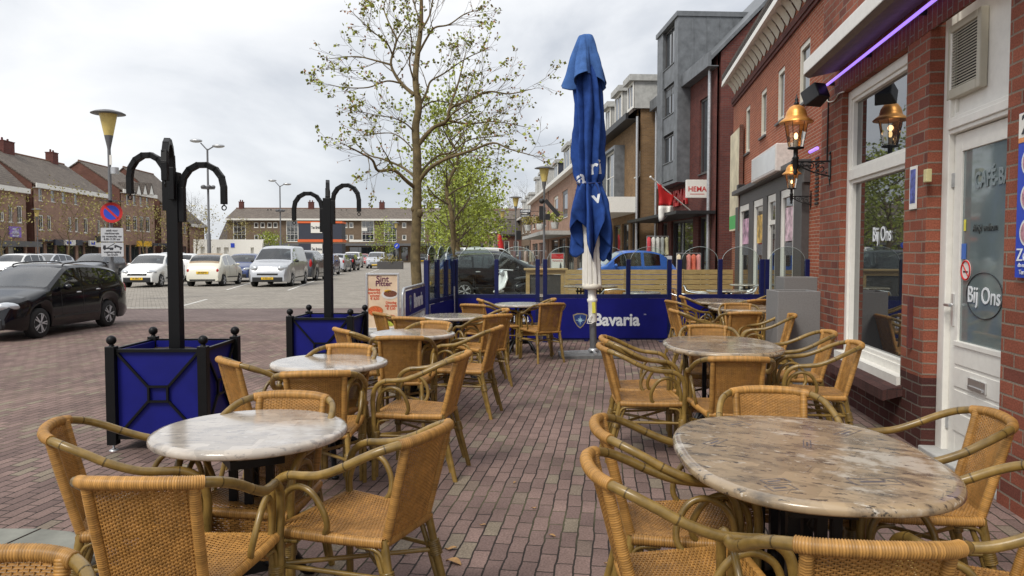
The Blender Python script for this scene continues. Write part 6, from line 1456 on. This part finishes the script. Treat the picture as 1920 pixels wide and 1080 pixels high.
# ---------------- second terrace beyond the windscreens ----------------
def rects(b, x0, x1, zs, y0, y1, h):
    for z in zs: b.box(x0, x1, y0, y1, z, z+h)
DF = 23.3; kf = DF/FPX; A = CP((1062-960)*kf, DF); t = thing('slat_fence', 'low fence of pale horizontal pine boards behind the second terrace', 'fence', A, YAW); Wf = (1391-1062)*kf
q = MB()
for i in range(6):
    n = 3
    for j in range(n): q.box(Wf*j/n+.004, Wf*(j+1)/n-.004, -.02, .02, .06+i*.157, .06+i*.157+.142)
q.build('board', MT['wood'], t, bevel=.004)
q = MB()
for j in range(4): q.box(Wf*j/3-.04, Wf*j/3+.04, .021, .1, 0, 1.0)
q.build('post', MT['wood'], t)
DC = 19.5; kf = DC/FPX; A = CP((986-960)*kf, DC); t = thing('wooden_counter', 'standing counter of pale pine posts and beam left of the slat fence', 'counter', A, YAW); Wc = (1060-986)*kf; z = HC-(503-476)*kf
q = MB(); q.box(-.05, Wc+.06, -.12, .3, z-.05, z); q.box(0, Wc, -.05, .0, z-.16, z-.051); q.build('top', MT['wood'], t, bevel=.005)
for x in (0, Wc-.12): q = MB(); q.box(x, x+.1, -.05, .05, 0, z-.161); q.build('post', MT['wood'], t, bevel=.004)
q = MB(); q.box(.1, Wc-.12, .0, .02, .05, z-.17); q.build('dark_infill', MT['darkframe'], t)
for px, py, l in ((1200, 547.5, 'round table right behind the long windscreen'), (1002, 553.5, 'pale table behind the windscreen in front of the pine counter'), (1400, 533, 'round table of the second terrace near the shop front')):
    P = gp(px, py, .74); d2 = dup(tab0, (P.x, P.y, 0), rnd.random()*6, l, 'tables of the second terrace')
P = gp(1362, 544, .74); dup(tab0, (P.x, P.y, 0), 1.2, 'round table of the second terrace seen between the blue posts', 'tables of the second terrace')
P = gp(1107, 536, .74); dup(ov0, (P.x, P.y, 0), 1.6, 'oblong table of the second terrace behind the parasol mast', 'tables of the second terrace')
def alu_chair():
    t = thing('aluminium_armchair', 'x', 'chair', group='aluminium armchairs of the second terrace'); al = MT['alu']
    for s in (-1, 1):
        q = MB(); q.tube(spline([(s*.27, .22, 0), (s*.27, .24, .5), (s*.27, .17, .64), (s*.27, -.05, .66), (s*.255, -.23, .70), (s*.2, -.28, .78)], 5), .015, 8); q.tube([(s*.22, -.22, .45), (s*.23, -.32, 0)], .014, 8); q.build('frame', al, t, uv=False)
    q = MB(); q.tube(spline([(-.2, -.28, .78), (0, -.31, .80), (.2, -.28, .78)], 5), .015, 8); q.build('frame', al, t, uv=False)
    q = MB(); q.grid([[(x, -.25-.08*z_-.02*(1-(x/.2)**2), .45+.33*z_) for x in (-.2, -.1, 0, .1, .2)] for z_ in (0, .33, .66, 1)]); o = q.build('backrest', MT['cane'], t, uv=False); m_ = o.modifiers.new('t', 'SOLIDIFY'); m_.thickness = .015
    q = MB(); q.box(-.23, .23, -.23, .23, .43, .455); q.build('seat', MT['cane'], t, bevel=.01); return t
AC = alu_chair()
for i, (px, py, rz, l) in enumerate(((1288, 541, -1.9, 'aluminium armchair just right of the three blue posts'), (1310, 536, -1.7, 'aluminium armchair farther right of the three blue posts'), (1390, 537, 1.5, 'aluminium armchair in front of the shop window'), (1398, 535, 1.7, 'aluminium armchair turned to the slat fence'), (1150, 541, .1, 'aluminium armchair with a cane back seen behind the parasol'))):
    P = gp(px, py, .8); P.z = 0
    if i == 0: AC.location = P; AC.rotation_euler = (0, 0, rz); AC['label'] = l
    else: dup(AC, P, rz, l)
# ---------------- trees ----------------
class Tree:
    def __init__(s, seed): s.r = random.Random(seed); s.w = MB(); s.tips = []
    def rv(s): return Vector((s.r.gauss(0, 1), s.r.gauss(0, 1), s.r.gauss(0, 1)))
    def grow(s, p, d, ln, r, lev, spread=.55, kids=3, up=.12, tipevery=.0, trunkbias=0):
        n = 5; pts = [p.copy()]; dd = d.normalized()
        for i in range(n):
            dd = (dd+s.rv()*.11+Vector((0, 0, up*.35))).normalized(); pts.append(pts[-1]+dd*ln/n)
        rs = [max(.0025, r*(1-.62*i/n)) for i in range(n+1)]
        s.w.tube(pts, rs, 6 if r > .03 else (4 if r > .008 else 3), caps=False)
        if lev <= 0:
            s.tips.append((pts[-1], dd)); return
        for k in range(kids):
            q = .35+.65*(k+s.r.random()*.6)/kids; i = min(n-1, int(q*n)); P = pts[i].lerp(pts[i+1], q*n-i)
            nd = (dd+s.rv()*spread).normalized()
            s.grow(P, nd, ln*s.r.uniform(.5, .78), rs[i]*.62, lev-1, spread, kids, up)
        s.grow(pts[-1], dd, ln*.62, rs[-1]*.95, lev-1, spread, kids, up)
    def limb(s, pts, r0, r1, lev, kids, ln, spread=.8, up=.1, start=.25):
        P = spline(pts, 5); n = len(P); rs = [r0+(r1-r0)*i/(n-1) for i in range(n)]
        s.w.tube(P, rs, 8, caps=False)
        for k in range(kids):
            q = start+(1-start)*(k+s.r.random()*.8)/kids; i = min(n-2, int(q*(n-1))); d = (P[i+1]-P[i]).normalized()
            nd = (d+s.rv()*spread).normalized(); s.grow(P[i], nd, ln*s.r.uniform(.55, .95)*(1.05-.55*q), rs[i]*.5, lev, .5, 2, up)
        s.grow(P[-1], (P[-1]-P[-2]), ln*.18, rs[-1]*.9, lev-1, .5, 2, up)
    def leaves(s, size, n, spread, down=.3, every=1.):
        b = MB(); r = s.r
        for p, d in s.tips:
            if r.random() > every: continue
            for i in range(n):
                c = p+s.rv()*spread; a = (d*.6+s.rv()).normalized(); a.z -= down*r.random(); a = a.normalized()*size*r.uniform(.55, 1.2)
                o = a.cross(s.rv()).normalized()*a.length*.42
                b.add([c, c+a*.45+o, c+a, c+a*.45-o], [(0, 1, 2, 3)])
        return b
def big_tree():
    D = 13.0; base = gp(783, 634); t = thing('plane_tree', 'tall budding tree with a mossy trunk beside the windscreens', 'tree', (base.x, base.y, 0)); T = Tree(5); O = Vector((base.x, base.y, 0))
    def q(x, y, dz=0.): return dp(x, y, D+dz)-O
    tp = [Vector((0, 0, 0)), q(783, 560), q(779, 480), q(781, 420), q(782, 350), q(782, 290), q(779, 240), q(785, 200), q(779, 150), q(783, 100, .1), q(789, 50, .2), q(790, 0, .2), q(788, -60, .2), q(792, -120, .3)]
    trunk = spline(tp, 5); n = len(trunk); rr = [.098*max(.1, 1-(i/(n-1))*1.0)**.62 for i in range(n)]
    rr[0] = .15; rr[1] = .125; rr[2] = .11
    T.w.tube(trunk, rr, 14, caps=False)
    T.w.sph(q(787, 400, -.06), (.06, .06, .075), 10, 7); T.w.sph(q(775, 392, -.03), (.045, .05, .06), 10, 7)
    tw = T.w; g = MB(); g.v, g.f, g.s = tw.v, tw.f, tw.s; g.build('trunk', MT['bark'], t, uv=False, fix=False)
    T.w = MB()
    def L(pts, r0, r1, kids, ln, dz, lev=2, spread=.62, up=.12):
        P = [q(x, y, dz*i/(len(pts)-1)) for i, (x, y) in enumerate(pts)]; T.limb(P, r0*.5, r1*.55, lev, kids, ln, spread, up)
    L([(778, 352), (763, 340), (738, 319), (709, 320), (698, 300), (675, 286), (655, 276)], .075, .02, 5, .8, -1.2)
    L([(776, 330), (755, 314), (720, 299), (690, 290), (668, 270)], .05, .015, 5, .8, .9)
    L([(785, 340), (803, 318), (825, 303), (850, 293), (887, 281), (925, 268), (957, 280), (1000, 292)], .08, .013, 9, .95, -.9)
    L([(784, 330), (800, 310), (822, 292), (850, 284), (880, 262), (940, 255)], .05, .015, 7, .9, 1.3)
    L([(784, 272), (800, 252), (815, 238), (838, 226), (845, 203), (880, 188), (915, 172), (955, 176), (992, 168)], .085, .013, 10, .95, -.4)
    L([(840, 226), (880, 232), (930, 228), (985, 238)], .04, .01, 6, .8, .6)
    L([(842, 205), (858, 160), (868, 120), (874, 95)], .045, .012, 6, .7, .5)
    L([(777, 178), (756, 160), (741, 140), (733, 118), (740, 90), (748, 68), (765, 45)], .07, .016, 7, .8, .6)
    L([(752, 156), (725, 152), (690, 164), (645, 164), (615, 158)], .035, .01, 5, .6, -.7)
    L([(735, 122), (702, 113), (668, 106), (618, 110)], .04, .01, 6, .7, .3)
    L([(738, 108), (725, 80), (700, 60), (668, 30)], .035, .01, 6, .7, -.5)
    L([(745, 75), (728, 40), (720, 10), (735, -30)], .035, .01, 6, .7, .4)
    L([(784, 205), (800, 172), (808, 152), (832, 138), (870, 112), (910, 92)], .05, .012, 7, .85, .9)
    L([(783, 104), (800, 72), (815, 52), (842, 46), (872, 26), (902, 18)], .045, .011, 7, .8, -.7)
    L([(788, 60), (805, 30), (812, 0), (825, -40)], .04, .01, 6, .7, .5)
    L([(781, 255), (765, 235), (740, 222), (705, 216), (680, 210)], .03, .009, 6, .7, -.5)
    L([(781, 290), (760, 265), (735, 250), (700, 250), (655, 240)], .03, .009, 6, .75, .9)
    L([(779, 220), (800, 195), (830, 190), (870, 205), (905, 235)], .035, .01, 7, .8, 1.0)
    L([(779, 160), (768, 120), (772, 80), (765, 30)], .035, .01, 6, .7, -.6)
    L([(787, 40), (775, 0), (770, -50)], .03, .01, 5, .7, .3)
    T.w.build('branches', MT['bark'], t, uv=False, fix=False)
    T.leaves(.062, 6, .026, .25, .42).build('leaves', MT['leaf'], t, uv=False, fix=False)
    T.leaves(.045, 2, .018, .1, .55).build('bud_scales', MT['bud'], t, uv=False, fix=False)
    return t
big_tree()
def tree(px, py_base, dep, H, crown_w, seed, label, lm='leaf2', n=9, lsize=.11, nl=7, sp=.16, rad=.16, clear=.3, lev=3, every=1., kids=2, name='street_tree', group=None, bark='bark', leaf=True):
    P = CP((px-960)/FPX*dep, dep); t = thing(name, label, 'tree', P, 0, group); T = Tree(seed)
    tr = [Vector((T.r.gauss(0, .05)*i, T.r.gauss(0, .05)*i, H*.9*i/7)) for i in range(8)]; tr = spline(tr, 3)
    T.w.tube(tr, [max(.012, rad*(1-.93*i/(len(tr)-1))) for i in range(len(tr))], 9, caps=False)
    T.w.build('trunk', MT[bark], t, uv=False, fix=False); T.w = MB()
    for k in range(n):
        f = clear+(1-clear)*.95*(k/n); i = min(len(tr)-2, int(f*(len(tr)-1))); w = k*2.4+T.r.random()
        prof = sin(pi*min(1, .18+.82*((f-clear)/(1-clear))))**.7
        d = Vector((cos(w), sin(w), .75)).normalized(); T.grow(tr[i], d, crown_w*.42*max(.35, prof), rad*.42*(1-f*.6), lev, .55, kids, .1)
    T.grow(tr[-1], Vector((0, 0, 1)), H*.1, .02, 1, .5, 2)
    T.w.build('branches', MT['twig'], t, uv=False, fix=False)
    if leaf: T.leaves(lsize, nl, sp, .3, every).build('leaves', MT[lm], t, uv=False, fix=False)
    return t
gS = 'row of young street trees along the shopping street'
tree(846, 530, 25, 7.2, 3.0, 21, 'slim street tree with yellow green leaves, second of the row', n=16, lsize=.12, nl=7, sp=.2, every=.75, rad=.13, clear=.33, group=gS)
tree(858, 520, 37, 6.6, 3.4, 22, 'street tree with dense yellow green leaves, third of the row', n=18, lsize=.16, nl=8, sp=.28, every=.75, rad=.15, clear=.28, group=gS)
tree(866, 510, 49, 6.8, 3.8, 23, 'bright green street tree, fourth of the row', n=18, lsize=.2, nl=7, sp=.3, rad=.15, clear=.25, group=gS)
tree(876, 505, 62, 6.6, 4.0, 24, 'small bright green street tree, last of the row', n=18, lsize=.24, nl=7, sp=.34, rad=.15, clear=.22, group=gS)
gY = 'sparse young trees in front of the brick houses'
for i, (px, dep, H, cw, l) in enumerate(((128, 70, 7.0, 5.4, 'sparse young tree in front of the white eaves board house'), (272, 85, 7.0, 5.2, 'sparse young tree in front of the four pointed gablets'), (370, 92, 6.6, 5.0, 'sparse young tree beside the low brick cottage'), (8, 66, 6.5, 5, 'sparse young tree at the left edge of the photo'), (196, 78, 7, 4.4, 'sparse young tree behind the no parking sign'), (318, 88, 6.5, 4.6, 'sparse young tree just left of the front planter pole'), (448, 112, 6.5, 4.0, 'small young tree at the left end of the apartment block'))):
    tree(px, 500, dep, H, cw, 40+i, l, 'leaf3', n=14, lsize=.2, nl=5, sp=.34, rad=.09, clear=.3, lev=2, every=.9, group=gY, name='young_tree')
gB = 'slim green trees in front of the apartment block'
for i, (px, dep, H, l) in enumerate(((717, 118, 6.6, 'slim leafy tree between the two tall stair windows'), (806, 118, 6.6, 'slim leafy tree right of the big trunk before the apartment block'), (832, 116, 6.4, 'slim leafy tree at the right part of the apartment block'), (506, 116, 4.6, 'short leafy tree left of the site cabins'))):
    tree(px, 500, dep, H, 3.2, 60+i, l, 'leaf2', n=16, lsize=.26, nl=6, sp=.3, rad=.09, clear=.2, lev=2, group=gB, name='slim_tree')
gN = 'bare trees beyond the roofs'
for i, (px, dep, H, cw, l) in enumerate(((932, 150, 15, 9, 'bare tall tree above the tiled roof at the street end'), (985, 165, 18, 9, 'bare tree rising behind the right row of houses'), (360, 150, 14, 7, 'bare tree behind the front planter pole'), (902, 160, 13, 9, 'bare tree behind the yellow green street trees'), (955, 158, 14, 8, 'bare tree between the street end and the hanging signs'))):
    tree(px, 500, dep, H, cw, 80+i, l, leaf=False, n=18, rad=.22, clear=.25, lev=4, group=gN, name='bare_tree', kids=2)
# low tub planter before the shops
P = vsx(711, 490, 72); A = SP(P[0], 72); t = thing('brick_tub', 'low dark planter tub in front of the shops, right of the silver off-roader', 'planter', A, SANG); q = MB(); q.box(-.2, 2.2, 0, 1.2, 0, .75); q.build('tub', MT['darkframe'], t, bevel=.02)
T_ = Tree(9); T_.tips = [(Vector((T_.r.uniform(0, 2), T_.r.uniform(.2, 1), .85)), Vector((0, 0, 1))) for _ in range(60)]; T_.leaves(.2, 4, .2).build('plants', MT['leaf3'], t, uv=False, fix=False)
